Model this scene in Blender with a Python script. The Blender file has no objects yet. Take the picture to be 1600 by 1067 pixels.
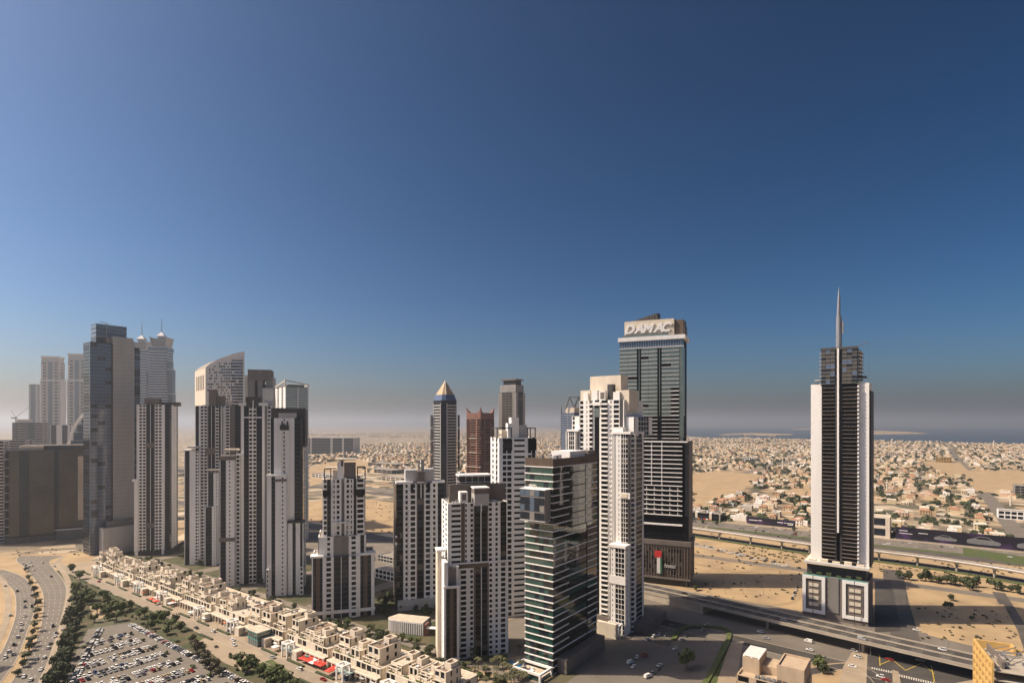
import bpy, math, random
from mathutils import Vector, Matrix

# ------------------------------------------------------------------ camera
FPX, HC, HZ, CX = 889.0, 150.0, 662.0, 800.0      # focal length in px of a 1600 px frame, eye height, horizon row, centre column
scene = bpy.context.scene
cam = bpy.data.cameras.new('camera'); camo = bpy.data.objects.new('camera', cam)
scene.collection.objects.link(camo)
cam.sensor_width = 36.0; cam.lens = 36.0*FPX/1600.0; cam.shift_y = (HZ-533.5)/1600.0
cam.clip_start = 1.0; cam.clip_end = 200000.0
camo.location = (0, 0, HC); camo.rotation_euler = (math.radians(90), 0, 0)
scene.camera = camo
# ------------------------------------------------------------------ sky and sun
SUN_EL, SUN_DIR2 = 49.0, Vector((-1.0, 0.03)).normalized()
world = bpy.data.worlds.new('World'); scene.world = world; world.use_nodes = True
wn = world.node_tree; wn.nodes.clear()
sky = wn.nodes.new('ShaderNodeTexSky'); sky.sky_type = 'NISHITA'; sky.sun_disc = False
sky.sun_elevation = math.radians(SUN_EL)
sky.sun_rotation = math.atan2(SUN_DIR2.x, SUN_DIR2.y)
sky.altitude = 100.0; sky.air_density = 0.75; sky.dust_density = 2.7; sky.ozone_density = 2.1
bg = wn.nodes.new('ShaderNodeBackground'); bg.inputs['Strength'].default_value = 0.092
wo = wn.nodes.new('ShaderNodeOutputWorld')
sc_ = wn.nodes.new('ShaderNodeVectorMath'); sc_.operation = 'SCALE'; sc_.inputs['Scale'].default_value = 0.376
gm_ = wn.nodes.new('ShaderNodeGamma'); gm_.inputs['Gamma'].default_value = 1.87
wn.links.new(sky.outputs[0], sc_.inputs[0]); wn.links.new(sc_.outputs[0], gm_.inputs[0]); hs_ = wn.nodes.new('ShaderNodeHueSaturation'); hs_.inputs['Saturation'].default_value = 1.12; hs_.inputs['Hue'].default_value = 0.486; wn.links.new(gm_.outputs[0], hs_.inputs['Color']); wn.links.new(hs_.outputs[0], bg.inputs[0]); wn.links.new(bg.outputs[0], wo.inputs[0])
sl = bpy.data.lights.new('sun', 'SUN'); sl.energy = 3.8; sl.angle = math.radians(0.5); sl.color = (1.0, 0.85, 0.65)
so = bpy.data.objects.new('sun', sl); scene.collection.objects.link(so)
ce = math.cos(math.radians(SUN_EL))
SUNV = Vector((SUN_DIR2.x*ce, SUN_DIR2.y*ce, math.sin(math.radians(SUN_EL))))
so.rotation_euler = SUNV.to_track_quat('Z', 'Y').to_euler(); so.location = SUNV*600
vs = scene.view_settings
vs.view_transform = 'Standard'; vs.look = 'None'; vs.exposure = 0.62; vs.gamma = 1.0; vs.use_curve_mapping = False
scene.cycles.use_denoising = True
scene.cycles.max_bounces = 6; scene.cycles.diffuse_bounces = 4; scene.cycles.glossy_bounces = 3
scene.cycles.transmission_bounces = 2; scene.cycles.volume_bounces = 0; scene.cycles.transparent_max_bounces = 6
scene.cycles.caustics_reflective = False; scene.cycles.caustics_refractive = False

COL = scene.collection
rnd = random.Random(7)

# ------------------------------------------------------------------ materials
MATS = {}
def srgb(r, g, b):
    f = lambda c: (c/255/12.92) if c/255 <= 0.04045 else ((c/255+0.055)/1.055)**2.4
    return (f(r), f(g), f(b))
def mat(name, col, col2=None, rough=0.8, metal=0.0, scale=0.15, stretch=1.0, spec=0.5, ior=1.5, bump=0.0, bscale=2.0, detail=4.0, lo=0.35, hi=0.7, cell=None, objrand=None, emit=None, wav=None):
    m = bpy.data.materials.new(name); m.use_nodes = True
    nt = m.node_tree; p = nt.nodes['Principled BSDF']
    p.inputs['Roughness'].default_value = rough; p.inputs['Metallic'].default_value = metal
    p.inputs['IOR'].default_value = ior; p.inputs['Specular IOR Level'].default_value = spec
    p.inputs['Base Color'].default_value = (*col, 1)
    geo = nt.nodes.new('ShaderNodeNewGeometry')
    mp = nt.nodes.new('ShaderNodeMapping'); mp.inputs['Scale'].default_value = (1, 1, stretch)
    nt.links.new(geo.outputs['Position'], mp.inputs['Vector'])
    csock = None
    if objrand:
        oi = nt.nodes.new('ShaderNodeObjectInfo'); r = nt.nodes.new('ShaderNodeValToRGB')
        r.color_ramp.interpolation = 'CONSTANT'
        el = r.color_ramp.elements
        while len(el) < len(objrand): el.new(0.5)
        for i, c in enumerate(objrand):
            el[i].position = i/len(objrand); el[i].color = (*c, 1)
        nt.links.new(oi.outputs['Random'], r.inputs['Fac']); csock = r.outputs['Color']
    if cell:
        vo = nt.nodes.new('ShaderNodeTexVoronoi'); vo.inputs['Scale'].default_value = 1.0/cell[0]; vo.voronoi_dimensions = '2D'
        nt.links.new(geo.outputs['Position'], vo.inputs['Vector'])
        sp = nt.nodes.new('ShaderNodeSeparateColor'); nt.links.new(vo.outputs['Color'], sp.inputs[0])
        r = nt.nodes.new('ShaderNodeValToRGB'); r.color_ramp.interpolation = 'CONSTANT'
        el = r.color_ramp.elements
        cs = cell[1:]
        while len(el) < len(cs): el.new(0.5)
        for i, c in enumerate(cs):
            el[i].position = i/len(cs); el[i].color = (*c, 1)
        nt.links.new(sp.outputs[0], r.inputs['Fac']); csock = r.outputs['Color']
    if col2 is not None:
        no = nt.nodes.new('ShaderNodeTexNoise'); no.inputs['Scale'].default_value = scale; no.inputs['Detail'].default_value = detail
        nt.links.new(mp.outputs[0], no.inputs['Vector'])
        r = nt.nodes.new('ShaderNodeMapRange'); r.inputs[1].default_value = lo; r.inputs[2].default_value = hi
        nt.links.new(no.outputs['Fac'], r.inputs[0])
        mx = nt.nodes.new('ShaderNodeMix'); mx.data_type = 'RGBA'
        mx.inputs[6].default_value = (*col, 1); mx.inputs[7].default_value = (*col2, 1)
        if csock is not None:
            mx.blend_type = 'MULTIPLY'; nt.links.new(csock, mx.inputs[6])
        nt.links.new(r.outputs[0], mx.inputs[0]); csock = mx.outputs[2]
    if csock is not None: nt.links.new(csock, p.inputs['Base Color'])
    if bump:
        n2 = nt.nodes.new('ShaderNodeTexNoise'); n2.inputs['Scale'].default_value = bscale; n2.inputs['Detail'].default_value = 2.0
        nt.links.new(geo.outputs['Position'], n2.inputs['Vector'])
        b = nt.nodes.new('ShaderNodeBump'); b.inputs['Strength'].default_value = bump; b.inputs['Distance'].default_value = 0.3
        nt.links.new(n2.outputs['Fac'], b.inputs['Height']); nt.links.new(b.outputs[0], p.inputs['Normal'])
    if emit:
        p.inputs['Emission Color'].default_value = (*emit[:3], 1); p.inputs['Emission Strength'].default_value = emit[3]
    MATS[name] = m
    return m

mat('sand', (0.36, 0.25, 0.135), (0.44, 0.33, 0.20), 0.95, scale=0.012, detail=8)
mat('lot_sand', (0.42, 0.30, 0.165), (0.29, 0.205, 0.12), 0.95, scale=0.035, detail=14, lo=0.40, hi=0.72, bump=0.5, bscale=0.6)
mat('sand_track', (0.30, 0.22, 0.135), (0.38, 0.275, 0.16), 0.95, scale=0.08, detail=10)
mat('cityfloor', (0.26, 0.20, 0.13), (1.0, 0.9, 0.78), 0.95, scale=0.004, detail=10, lo=0.4, hi=0.6, cell=(26.0, (.30, .235, .155), (.20, .16, .11), (.42, .35, .25), (.10, .10, .06), (.34, .27, .18), (.16, .135, .10), (.50, .44, .34), (.24, .19, .13), (.09, .085, .055), (.38, .30, .20)))
mat('paving', (0.30, 0.235, 0.165), (0.37, 0.30, 0.21), 0.9, scale=0.08, detail=6)
mat('paving_street', (0.26, 0.21, 0.155), (0.31, 0.255, 0.19), 0.9, scale=0.1, detail=8)
mat('paving_grey', (0.17, 0.145, 0.115), (0.23, 0.195, 0.155), 0.9, scale=0.06, detail=7)
mat('asphalt', (0.075, 0.066, 0.057), (0.115, 0.10, 0.085), 0.85, scale=0.05, detail=8)
mat('asphalt_pale', (0.15, 0.13, 0.105), (0.19, 0.165, 0.135), 0.85, scale=0.05, detail=8)
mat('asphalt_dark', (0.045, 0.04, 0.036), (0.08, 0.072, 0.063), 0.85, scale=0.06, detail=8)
mat('concrete', (0.36, 0.31, 0.25), (0.43, 0.38, 0.31), 0.85, scale=0.1, detail=6)
mat('kerb', (0.40, 0.34, 0.27), (0.48, 0.42, 0.34), 0.85, scale=0.5)
mat('marking', (0.62, 0.58, 0.50), (0.5, 0.46, 0.4), 0.7, scale=0.6)
mat('grass', (0.055, 0.085, 0.022), (0.10, 0.11, 0.035), 0.95, scale=0.15, detail=8, bump=0.6, bscale=3)
mat('garden', (0.045, 0.06, 0.022), (0.12, 0.09, 0.05), 0.95, scale=0.09, detail=9, bump=0.6, bscale=2)
mat('sea', (0.028, 0.048, 0.066), (0.034, 0.058, 0.078), 0.35, scale=0.002, bump=0.25, bscale=0.05)
mat('pool', (0.02, 0.17, 0.36), (0.03, 0.22, 0.42), 0.08, scale=0.3, bump=0.1, bscale=1.0)
mat('leaf', (0.06, 0.085, 0.022), (0.12, 0.135, 0.04), 0.8, scale=0.5, detail=5)
mat('leaf_dark', (0.032, 0.045, 0.017), (0.07, 0.08, 0.03), 0.8, scale=0.5, detail=5)
mat('leaf_palm', (0.055, 0.06, 0.022), (0.11, 0.10, 0.04), 0.75, scale=0.5, detail=5)
mat('leaf_dry', (0.075, 0.065, 0.035), (0.12, 0.10, 0.055), 0.85, scale=0.5, detail=5)
mat('bark', (0.10, 0.075, 0.05), (0.16, 0.12, 0.085), 0.9, scale=2)
# facades
mat('white', (0.84, 0.82, 0.80), (0.74, 0.72, 0.70), 0.75, scale=0.25, stretch=0.08, detail=6, lo=0.4, hi=0.8)
mat('white_b', (0.84, 0.815, 0.78), (0.76, 0.735, 0.70), 0.75, scale=0.2, stretch=0.08, detail=6, lo=0.45, hi=0.8)
mat('cream', (0.72, 0.635, 0.51), (0.63, 0.55, 0.44), 0.85, scale=0.2, stretch=0.3, detail=6)
mat('beige', (0.50, 0.385, 0.265), (0.42, 0.32, 0.22), 0.85, scale=0.3, stretch=0.3, detail=6)
mat('cream_roof', (0.60, 0.52, 0.41), (0.44, 0.375, 0.295), 0.9, scale=0.3, detail=6)
mat('brown_roof', (0.21, 0.145, 0.10), (0.26, 0.185, 0.13), 0.9, scale=0.3, detail=6)
mat('grey', (0.42, 0.41, 0.40), (0.48, 0.47, 0.455), 0.8, scale=0.2, stretch=0.15, detail=6)
mat('grey_mid', (0.20, 0.185, 0.17), (0.25, 0.23, 0.215), 0.8, scale=0.2, stretch=0.15)
mat('taupe', (0.15, 0.125, 0.11), (0.19, 0.16, 0.14), 0.8, scale=0.2, stretch=0.2)
mat('brown', (0.12, 0.085, 0.06), (0.16, 0.115, 0.085), 0.8, scale=0.2, stretch=0.2)
mat('dark_panel', (0.035, 0.034, 0.036), (0.055, 0.052, 0.052), 0.6, scale=0.3)
mat('red_stone', (0.25, 0.125, 0.09), (0.20, 0.10, 0.072), 0.8, scale=0.2, stretch=0.3)
mat('gold', (0.50, 0.35, 0.17), (0.42, 0.28, 0.13), 0.45, scale=0.3)
mat('yellow_wall', (0.62, 0.40, 0.14), (0.54, 0.34, 0.11), 0.8, scale=0.3)
mat('roof', (0.34, 0.30, 0.25), (0.25, 0.22, 0.185), 0.9, scale=0.25, detail=6)
mat('metal', (0.35, 0.35, 0.36), (0.28, 0.28, 0.29), 0.45, metal=0.6, scale=0.4)
mat('metal_dark', (0.05, 0.047, 0.045), (0.075, 0.07, 0.064), 0.6, scale=0.4)
mat('core', (0.008, 0.008, 0.009), (0.014, 0.014, 0.015), 0.7, scale=0.3, spec=0.1)
# glass
mat('glass', (0.006, 0.007, 0.009), (0.012, 0.013, 0.016), 0.12, scale=0.3, spec=0.22, ior=1.45, bump=0.05, bscale=0.4)
mat('glass_b', (0.014, 0.019, 0.028), (0.024, 0.031, 0.043), 0.10, scale=0.3, spec=0.3, ior=1.5, bump=0.05, bscale=0.4)
mat('glass_beige', (0.10, 0.085, 0.065), (0.14, 0.12, 0.095), 0.25, scale=0.6)  # paler beige panes, for windows with curtains drawn
mat('glass_brown', (0.022, 0.018, 0.014), (0.04, 0.032, 0.026), 0.12, scale=0.4, spec=0.25)
mat('glass_green', (0.014, 0.054, 0.044), (0.024, 0.078, 0.064), 0.05, scale=0.35, ior=1.9, bump=0.03, bscale=0.3)
mat('glass_black', (0.006, 0.010, 0.009), (0.010, 0.015, 0.013), 0.03, scale=0.2, ior=1.9, bump=0.05, bscale=0.25)
mat('glass_teal', (0.10, 0.135, 0.13), (0.14, 0.175, 0.165), 0.10, scale=0.12, ior=1.7, bump=0.03, bscale=0.3)
mat('glass_blue', (0.065, 0.10, 0.175), (0.095, 0.14, 0.225), 0.08, scale=0.08, ior=1.8, bump=0.03, bscale=0.3)
mat('glass_sky', (0.06, 0.10, 0.16), (0.09, 0.14, 0.20), 0.10, scale=0.06, ior=1.8)
mat('glass_pale', (0.32, 0.40, 0.37), (0.38, 0.46, 0.43), 0.12, scale=0.1, ior=1.6)
mat('glass_dusk', (0.045, 0.042, 0.038), (0.075, 0.066, 0.055), 0.15, scale=0.05, ior=1.6, bump=0.05, bscale=0.2)
mat('teal_paint', (0.10, 0.30, 0.28), (0.08, 0.25, 0.24), 0.5, scale=0.4)
mat('red_fabric', (0.62, 0.06, 0.035), None, 0.8)
mat('orange_fabric', (0.70, 0.20, 0.05), None, 0.8)
mat('flag_red', (0.60, 0.03, 0.03), None, 0.7); mat('flag_white', (0.75, 0.73, 0.70), None, 0.7)
mat('flag_green', (0.03, 0.16, 0.07), None, 0.7); mat('flag_black', (0.015, 0.015, 0.015), None, 0.7)
mat('sign_white', (0.85, 0.84, 0.82), None, 0.5)
mat('purple', (0.10, 0.03, 0.20), None, 0.5)
mat('tyre', (0.02, 0.02, 0.02), None, 0.9)
mat('car_glass', (0.012, 0.013, 0.015), None, 0.1)
CARCOL = [('white', (0.74, 0.73, 0.70)), ('silver', (0.36, 0.36, 0.36)), ('grey', (0.12, 0.12, 0.125)), ('black', (0.018, 0.018, 0.02)),
          ('red', (0.30, 0.025, 0.02)), ('blue', (0.04, 0.07, 0.16)), ('beige', (0.40, 0.32, 0.22)), ('yellow', (0.62, 0.45, 0.06))]
for n, c in CARCOL: mat('paint_'+n, c, None, 0.3)

# ------------------------------------------------------------------ helpers
def g(u, v, z=0.0):
    """world point on the level z that the photograph shows at column u, row v (1600 px frame)"""
    Y = FPX*(HC-z)/(v-HZ)
    return Vector(((u-CX)/FPX*Y, Y, z))
A2, B2 = Vector((0.806, -0.592)), Vector((0.592, 0.806))       # the main street grid
def st(s, t, z=0.0):
    p = A2*s + B2*t
    return Vector((p.x, p.y, z))
def to_st(p): return p.x*A2.x+p.y*A2.y, p.x*B2.x+p.y*B2.y
TH_GRID = math.atan2(-0.592, 0.806)

def tag(o, label=None, cat=None, group=None, kind=None):
    if label: o['label'] = label
    if cat: o['category'] = cat
    if group: o['group'] = group
    if kind: o['kind'] = kind
    return o
def empty(name, loc, rz=0.0, parent=None):
    o = bpy.data.objects.new(name, None); COL.objects.link(o)
    o.location = loc; o.rotation_euler = (0, 0, rz); o.empty_display_size = 0.5
    if parent: o.parent = parent
    return o
def link(name, me, parent=None, loc=None, scale=None, rz=None):
    o = bpy.data.objects.new(name, me); COL.objects.link(o)
    if loc is not None: o.location = loc
    if scale is not None: o.scale = scale
    if rz is not None: o.rotation_euler = (0, 0, rz)
    if parent: o.parent = parent
    return o

class MB:
    def __init__(s): s.v = []; s.f = []; s.mi = []; s.mats = []
    def _m(s, m):
        if m not in s.mats: s.mats.append(m)
        return s.mats.index(m)
    def quad(s, pts, m):
        n = len(s.v); s.v += [tuple(p) for p in pts]; s.f.append(tuple(range(n, n+len(pts)))); s.mi.append(s._m(m))
    def box(s, x0, x1, y0, y1, z0, z1, m, top=None):
        n = len(s.v)
        s.v += [(x0, y0, z0), (x1, y0, z0), (x1, y1, z0), (x0, y1, z0), (x0, y0, z1), (x1, y0, z1), (x1, y1, z1), (x0, y1, z1)]
        F = [(0, 3, 2, 1), (4, 5, 6, 7), (0, 1, 5, 4), (1, 2, 6, 5), (2, 3, 7, 6), (3, 0, 4, 7)]
        i = s._m(m)
        for k, q in enumerate(F):
            s.f.append(tuple(n+a for a in q)); s.mi.append(s._m(top) if (top and k == 1) else i)
    def obox(s, c, ax, hx, hy, z0, z1, m, top=None):
        """box about the ground point c with its long side along ax (2D unit vector)"""
        ay = Vector((-ax.y, ax.x)); n = len(s.v)
        for z in (z0, z1):
            for a, b in ((-1, -1), (1, -1), (1, 1), (-1, 1)):
                s.v.append((c.x+ax.x*hx*a+ay.x*hy*b, c.y+ax.y*hx*a+ay.y*hy*b, z))
        F = [(0, 3, 2, 1), (4, 5, 6, 7), (0, 1, 5, 4), (1, 2, 6, 5), (2, 3, 7, 6), (3, 0, 4, 7)]
        i = s._m(m)
        for k, q in enumerate(F):
            s.f.append(tuple(n+a for a in q)); s.mi.append(s._m(top) if (top and k == 1) else i)
    def prism(s, poly, z0, z1, m, top=None, poly2=None):
        n = len(s.v); k = len(poly); p2 = poly2 or poly
        s.v += [(p[0], p[1], z0) for p in poly] + [(p[0], p[1], z1) for p in p2]
        i = s._m(m)
        for a in range(k):
            b = (a+1) % k
            s.f.append((n+a, n+b, n+k+b, n+k+a)); s.mi.append(i)
        s.f.append(tuple(n+k+a for a in range(k))); s.mi.append(s._m(top) if top else i)
        s.f.append(tuple(n+a for a in reversed(range(k)))); s.mi.append(i)
    def tube(s, p0, p1, r0, r1, m, k=6, cap=True):
        p0 = Vector(p0); p1 = Vector(p1); d = (p1-p0).normalized()
        u = d.orthogonal().normalized(); w = d.cross(u); n = len(s.v); i = s._m(m)
        for p, r in ((p0, r0), (p1, r1)):
            for a in range(k):
                t = 2*math.pi*a/k; q = p+(u*math.cos(t)+w*math.sin(t))*r; s.v.append(tuple(q))
        for a in range(k):
            b = (a+1) % k; s.f.append((n+a, n+b, n+k+b, n+k+a)); s.mi.append(i)
        if cap: s.f.append(tuple(n+k+a for a in range(k))); s.mi.append(i)
    def mesh(s, name):
        me = bpy.data.meshes.new(name); me.from_pydata(s.v, [], s.f)
        for m in s.mats: me.materials.append(MATS[m])
        if len(s.mats) > 1: me.polygons.foreach_set('material_index', s.mi)
        me.update(); return me
    def build(s, name, parent=None, kind=None):
        o = link(name, s.mesh(name), parent)
        if kind: o['kind'] = kind
        return o

_uc = {}
def cube_mesh(m):
    if m not in _uc:
        b = MB(); b.box(-.5, .5, -.5, .5, -.5, .5, m); _uc[m] = b.mesh('unit_'+m)
    return _uc[m]
_bal = {}
def balcony_mesh(m, rail):
    """unit balcony: floor slab with a parapet round three sides; +y is the outer side"""
    k = (m, rail)
    if k not in _bal:
        b = MB(); b.box(-.5, .5, -.5, .5, -.5, -.32, m)
        b.box(-.5, .5, .40, .5, -.32, .5, rail)
        b.box(-.5, -.46, -.5, .40, -.32, .5, rail); b.box(.46, .5, -.5, .40, -.32, .5, rail)
        _bal[k] = b.mesh('unit_balcony')
    return _bal[k]

class Tower:
    NWIN = 300
    def __init__(s, name, label, cat, uL, uR, Y, th, group=None, nwin=None):
        s.th = math.radians(th); s.c, s.s = math.cos(s.th), math.sin(s.th)
        s.Y = Y; s.Xw = (uL-CX)/FPX*Y
        s.root = empty(name, (s.Xw, Y, 0), s.th); tag(s.root, label, cat, group)
        s.w = s.X(uR); s.reps = {}; s.nwin = nwin or s.NWIN; s.join = {}; s.host = {}
        s.r = random.Random(int(uL*7+Y))
    def X(s, u, y=0.0):
        k = (u-CX)/FPX
        return (k*(s.Y+y*s.c)-s.Xw+y*s.s)/(s.c-k*s.s)
    def YR(s, u, x):
        """depth (local y) on the plane local x that shows at column u"""
        k = (u-CX)/FPX
        return (s.Xw+x*s.c-k*(s.Y+x*s.s))/(k*s.c+s.s)
    def Z(s, v, x=0.0, y=0.0):
        return HC-(v-HZ)/FPX*(s.Y+x*s.s+y*s.c)
    def part(s, name, m, boxes, kind=None):
        b = MB()
        for q in boxes: b.box(*q, m)
        return b.build(name, s.root, kind)
    def one(s, name, m, x0, x1, y0, y1, z0, z1, parent=None):
        return link(name, cube_mesh(m), parent or s.root, ((x0+x1)/2, (y0+y1)/2, (z0+z1)/2), (x1-x0, y1-y0, z1-z0))
    def rep(s, kind, m, box): s.reps.setdefault(kind, []).append((m, box))
    def tiny(s, kind, m, box): s.join.setdefault(kind, []).append((m, box))
    def frame(s, face, vol):
        x0, x1, y0, y1 = vol
        if face == 'F': return (x1-x0), lambda a, b, o0, o1, z0, z1: (x0+a, x0+b, y0-o1, y0-o0, z0, z1)
        if face == 'R': return (y1-y0), lambda a, b, o0, o1, z0, z1: (x1+o0, x1+o1, y0+a, y0+b, z0, z1)
        if face == 'L': return (y1-y0), lambda a, b, o0, o1, z0, z1: (x0-o1, x0-o0, y1-b, y1-a, z0, z1)
        return (x1-x0), lambda a, b, o0, o1, z0, z1: (x1-b, x1-a, y1+o0, y1+o1, z0, z1)
    def glassm(s, base):
        q = s.r.random()
        if base == 'glass': return 'glass' if q < .60 else ('glass_b' if q < .82 else ('glass_brown' if q < .92 else 'glass_beige'))
        return base
    def bay(s, face, fr, a, b, ty, z0, z1, fh, wm, opt):
        n = max(1, int(round((z1-z0)/fh))); fh = (z1-z0)/n
        W = b-a
        if ty in ('W', 'T', 'K', 'P', 'Y', 'Z'):
            m = {'W': wm, 'T': 'taupe', 'K': 'dark_panel', 'P': 'brown', 'Y': 'grey', 'Z': 'grey_mid'}[ty]
            s.one('wall_panel', m, *fr(a, b, -.7, 0 if ty == 'W' else -.12, z0, z1))
        elif ty in ('w', 'v', 'o', 'q', 'H', 'h'):
            wf, hf, sill = {'w': (.74, .60, .26), 'v': (.84, .70, .2), 'o': (.44, .42, .36), 'q': (.5, .55, .28), 'H': (.86, .38, .36), 'h': (.94, .5, .3)}[ty]
            j = W*(1-wf)/2
            s.one('pier', wm, *fr(a, a+j, -.7, 0, z0, z1)); s.one('pier', wm, *fr(b-j, b, -.7, 0, z0, z1))
            for k in range(n):
                zb = z0+k*fh
                lo = zb if k == 0 else zb-fh*(1-hf-sill)
                s.tiny('spandrel', wm, fr(a+j, b-j, -.68, -.05, lo, zb+fh*sill))
                s.rep('window', s.glassm('glass'), fr(a+j, b-j, -.55, -.38, zb+fh*sill, zb+fh*(sill+hf)))
            s.tiny('spandrel', wm, fr(a+j, b-j, -.68, -.05, z1-fh*(1-hf-sill), z1))
        elif ty[0] == 'G':
            gm = opt.get('glass', 'glass_b'); lm = opt.get('line', 'metal_dark'); lt = opt.get('lt', .12)
            for k in range(n):
                zb = z0+k*fh
                s.rep('window', s.glassm(gm), fr(a+.05, b-.05, -.40, -.25, zb+fh*lt, zb+fh))
                s.tiny('floor_line', lm, fr(a, b, -.6, -.18, zb, zb+fh*lt))
            nm = int(ty[1:]) if len(ty) > 1 else 0
            for k in range(1, nm+1):
                x = a+W*k/(nm+1)
                s.one('mullion', lm, *fr(x-.14, x+.14, -.6, -.1, z0, z1))
        elif ty == 'g':
            s.one('glazing', opt.get('glass', 'glass_b'), *fr(a, b, -.6, -.3, z0, z1))
        elif ty in ('B', 'b'):
            j = min(.8, W*.1)
            d = opt.get('bal', 1.3)
            s.one('pier', wm, *fr(a, a+j, -.7, 0, z0, z1)); s.one('pier', wm, *fr(b-j, b, -.7, 0, z0, z1))
            for k in range(n):
                zb = z0+k*fh
                s.rep('window', s.glassm('glass'), fr(a+j, b-j, -.58, -.42, zb+fh*.06, zb+fh*.94))
                s.tiny('spandrel', wm, fr(a+j, b-j, -.68, -.06, zb-.06*fh, zb+fh*.06))
                s.rep('balcony', wm if ty == 'B' else opt.get('rail', 'grey'), (face, fr(a+j*.6, b-j*.6, -.1, d, zb, zb+fh*.34)))
    def bays(s, face, vol, spec, z0, z1, fh, wm='white', **opt):
        L, fr = s.frame(face, vol)
        if face == 'F' and spec and isinstance(spec[0], (int, float)):
            a = s.X(spec[0], vol[2])-vol[0]
            a = max(a, 0)
            for u, ty in spec[1:]:
                b = min(s.X(u, vol[2])-vol[0], L)
                if b-a > .05: s.bay(face, fr, a, b, ty, z0, z1, fh, wm, opt)
                a = b
            return
        tot = sum(q[0] for q in spec); a = 0.0
        for q in spec:
            b = a+L*q[0]/tot
            s.bay(face, fr, a, b, q[1], z0, z1, fh, wm, opt); a = b
    def vol(s, x0, x1, y0, y1, z0, z1, fh, F=None, L=None, R=None, B=None, wm='white', roof='roof', core='core', **opt):
        v = (x0, x1, y0, y1); i = .62
        s.one('core', core, x0+i, x1-i, y0+i, y1-i, z0, z1-1.3)
        if roof: s.one('roof', roof, x0+.71, x1-.71, y0+.71, y1-.71, z1-1.3, z1-.9)
        for f, sp in (('F', F), ('L', L), ('R', R), ('B', B)):
            s.bays(f, v, sp or [(1, 'W')], z0, z1, fh, wm, **opt)
    def done(s):
        for kind, lst in s.reps.items():
            for i, (m, q) in enumerate(lst):
                if kind == 'balcony':
                    face, q = q
                    dx, dy, dz = q[1]-q[0], q[3]-q[2], q[5]-q[4]
                    loc = ((q[0]+q[1])/2, (q[2]+q[3])/2, (q[4]+q[5])/2)
                    rz = {'F': math.pi, 'B': 0, 'R': -math.pi/2, 'L': math.pi/2}[face]
                    sc = (dx, dy, dz) if face in 'FB' else (dy, dx, dz)
                    if i < s.nwin:
                        link('balcony', balcony_mesh(m, m), s.root, loc, sc, rz)
                    else:
                        s.tiny('balcony_run', m, q)
                elif i < s.nwin:
                    o = s.one(kind, m, *q)
                    if kind in s.host: s.under(o, s.host[kind])
                else: s.tiny(kind+'_run', m, q)
        for kind, lst in s.join.items():
            b = MB()
            for m, q in lst: b.box(*q, m)
            b.build(kind, s.root, 'stuff')
    def under(s, child, part):
        """make child a sub-part of part without moving it"""
        child.parent = part; child.matrix_parent_inverse = Matrix.LocRotScale(part.location, part.rotation_euler, part.scale).inverted(); return child
    def crown_box(s, name, m, x0, x1, y0, y1, z0, z1): return s.one(name, m, x0, x1, y0, y1, z0, z1)
# ================================================================== THE SETTING
def sheet(name, pts, z, m, kind='structure', parent=None):
    b = MB(); b.quad([(p[0], p[1], z) for p in pts], m)
    o = b.build(name, parent); 
    if kind and not parent: o['kind'] = kind
    return o
def strect(name, s0, s1, t0, t1, z, m):
    return sheet(name, [st(s0, t0), st(s1, t0), st(s1, t1), st(s0, t1)], z, m)
def smooth(pts, n=6):
    P = [Vector((p[0], p[1])) for p in pts]; out = []
    for i in range(len(P)-1):
        p0 = P[max(i-1, 0)]; p1 = P[i]; p2 = P[i+1]; p3 = P[min(i+2, len(P)-1)]
        for k in range(n):
            t = k/n
            out.append(0.5*((2*p1)+(p2-p0)*t+(2*p0-5*p1+4*p2-p3)*t*t+(3*p1-p0-3*p2+p3)*t**3))
    out.append(P[-1]); return out
def offs(P, d):
    """polyline P moved d to its right"""
    out = []
    for i, p in enumerate(P):
        t = (P[min(i+1, len(P)-1)]-P[max(i-1, 0)]).normalized()
        out.append(Vector((p.x+t.y*d, p.y-t.x*d)))
    return out
def band(b, L, R, z0, z1, m, top=None):
    """solid strip between two polylines from z0 up to z1 (numbers or lists)"""
    n = len(L); f = lambda z, i: z[i] if isinstance(z, (list, tuple)) else z
    for i in range(n-1):
        q = [(L[i], i), (R[i], i), (R[i+1], i+1), (L[i+1], i+1)]
        T = [(p.x, p.y, f(z1, k)) for p, k in q]; Bm = [(p.x, p.y, f(z0, k)) for p, k in q]
        b.quad(T, top or m); b.quad([Bm[0], Bm[3], Bm[2], Bm[1]], m)
        b.quad([Bm[0], T[0], T[3], Bm[3]], m); b.quad([Bm[1], Bm[2], T[2], T[1]], m)
    for i in (0, n-1):
        T = [(p.x, p.y, f(z1, i)) for p in (L[i], R[i])]; Bm = [(p.x, p.y, f(z0, i)) for p in (L[i], R[i])]
        b.quad([Bm[0], Bm[1], T[1], T[0]], m)
def strip_sheet(name, P, w, z, m, parent=None):
    L = offs(P, -w/2); R = offs(P, w/2); b = MB()
    for i in range(len(P)-1):
        b.quad([(L[i].x, L[i].y, z), (R[i].x, R[i].y, z), (R[i+1].x, R[i+1].y, z), (L[i+1].x, L[i+1].y, z)], m)
    o = b.build(name, parent)
    if not parent: o['kind'] = 'structure'
    return o
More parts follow.
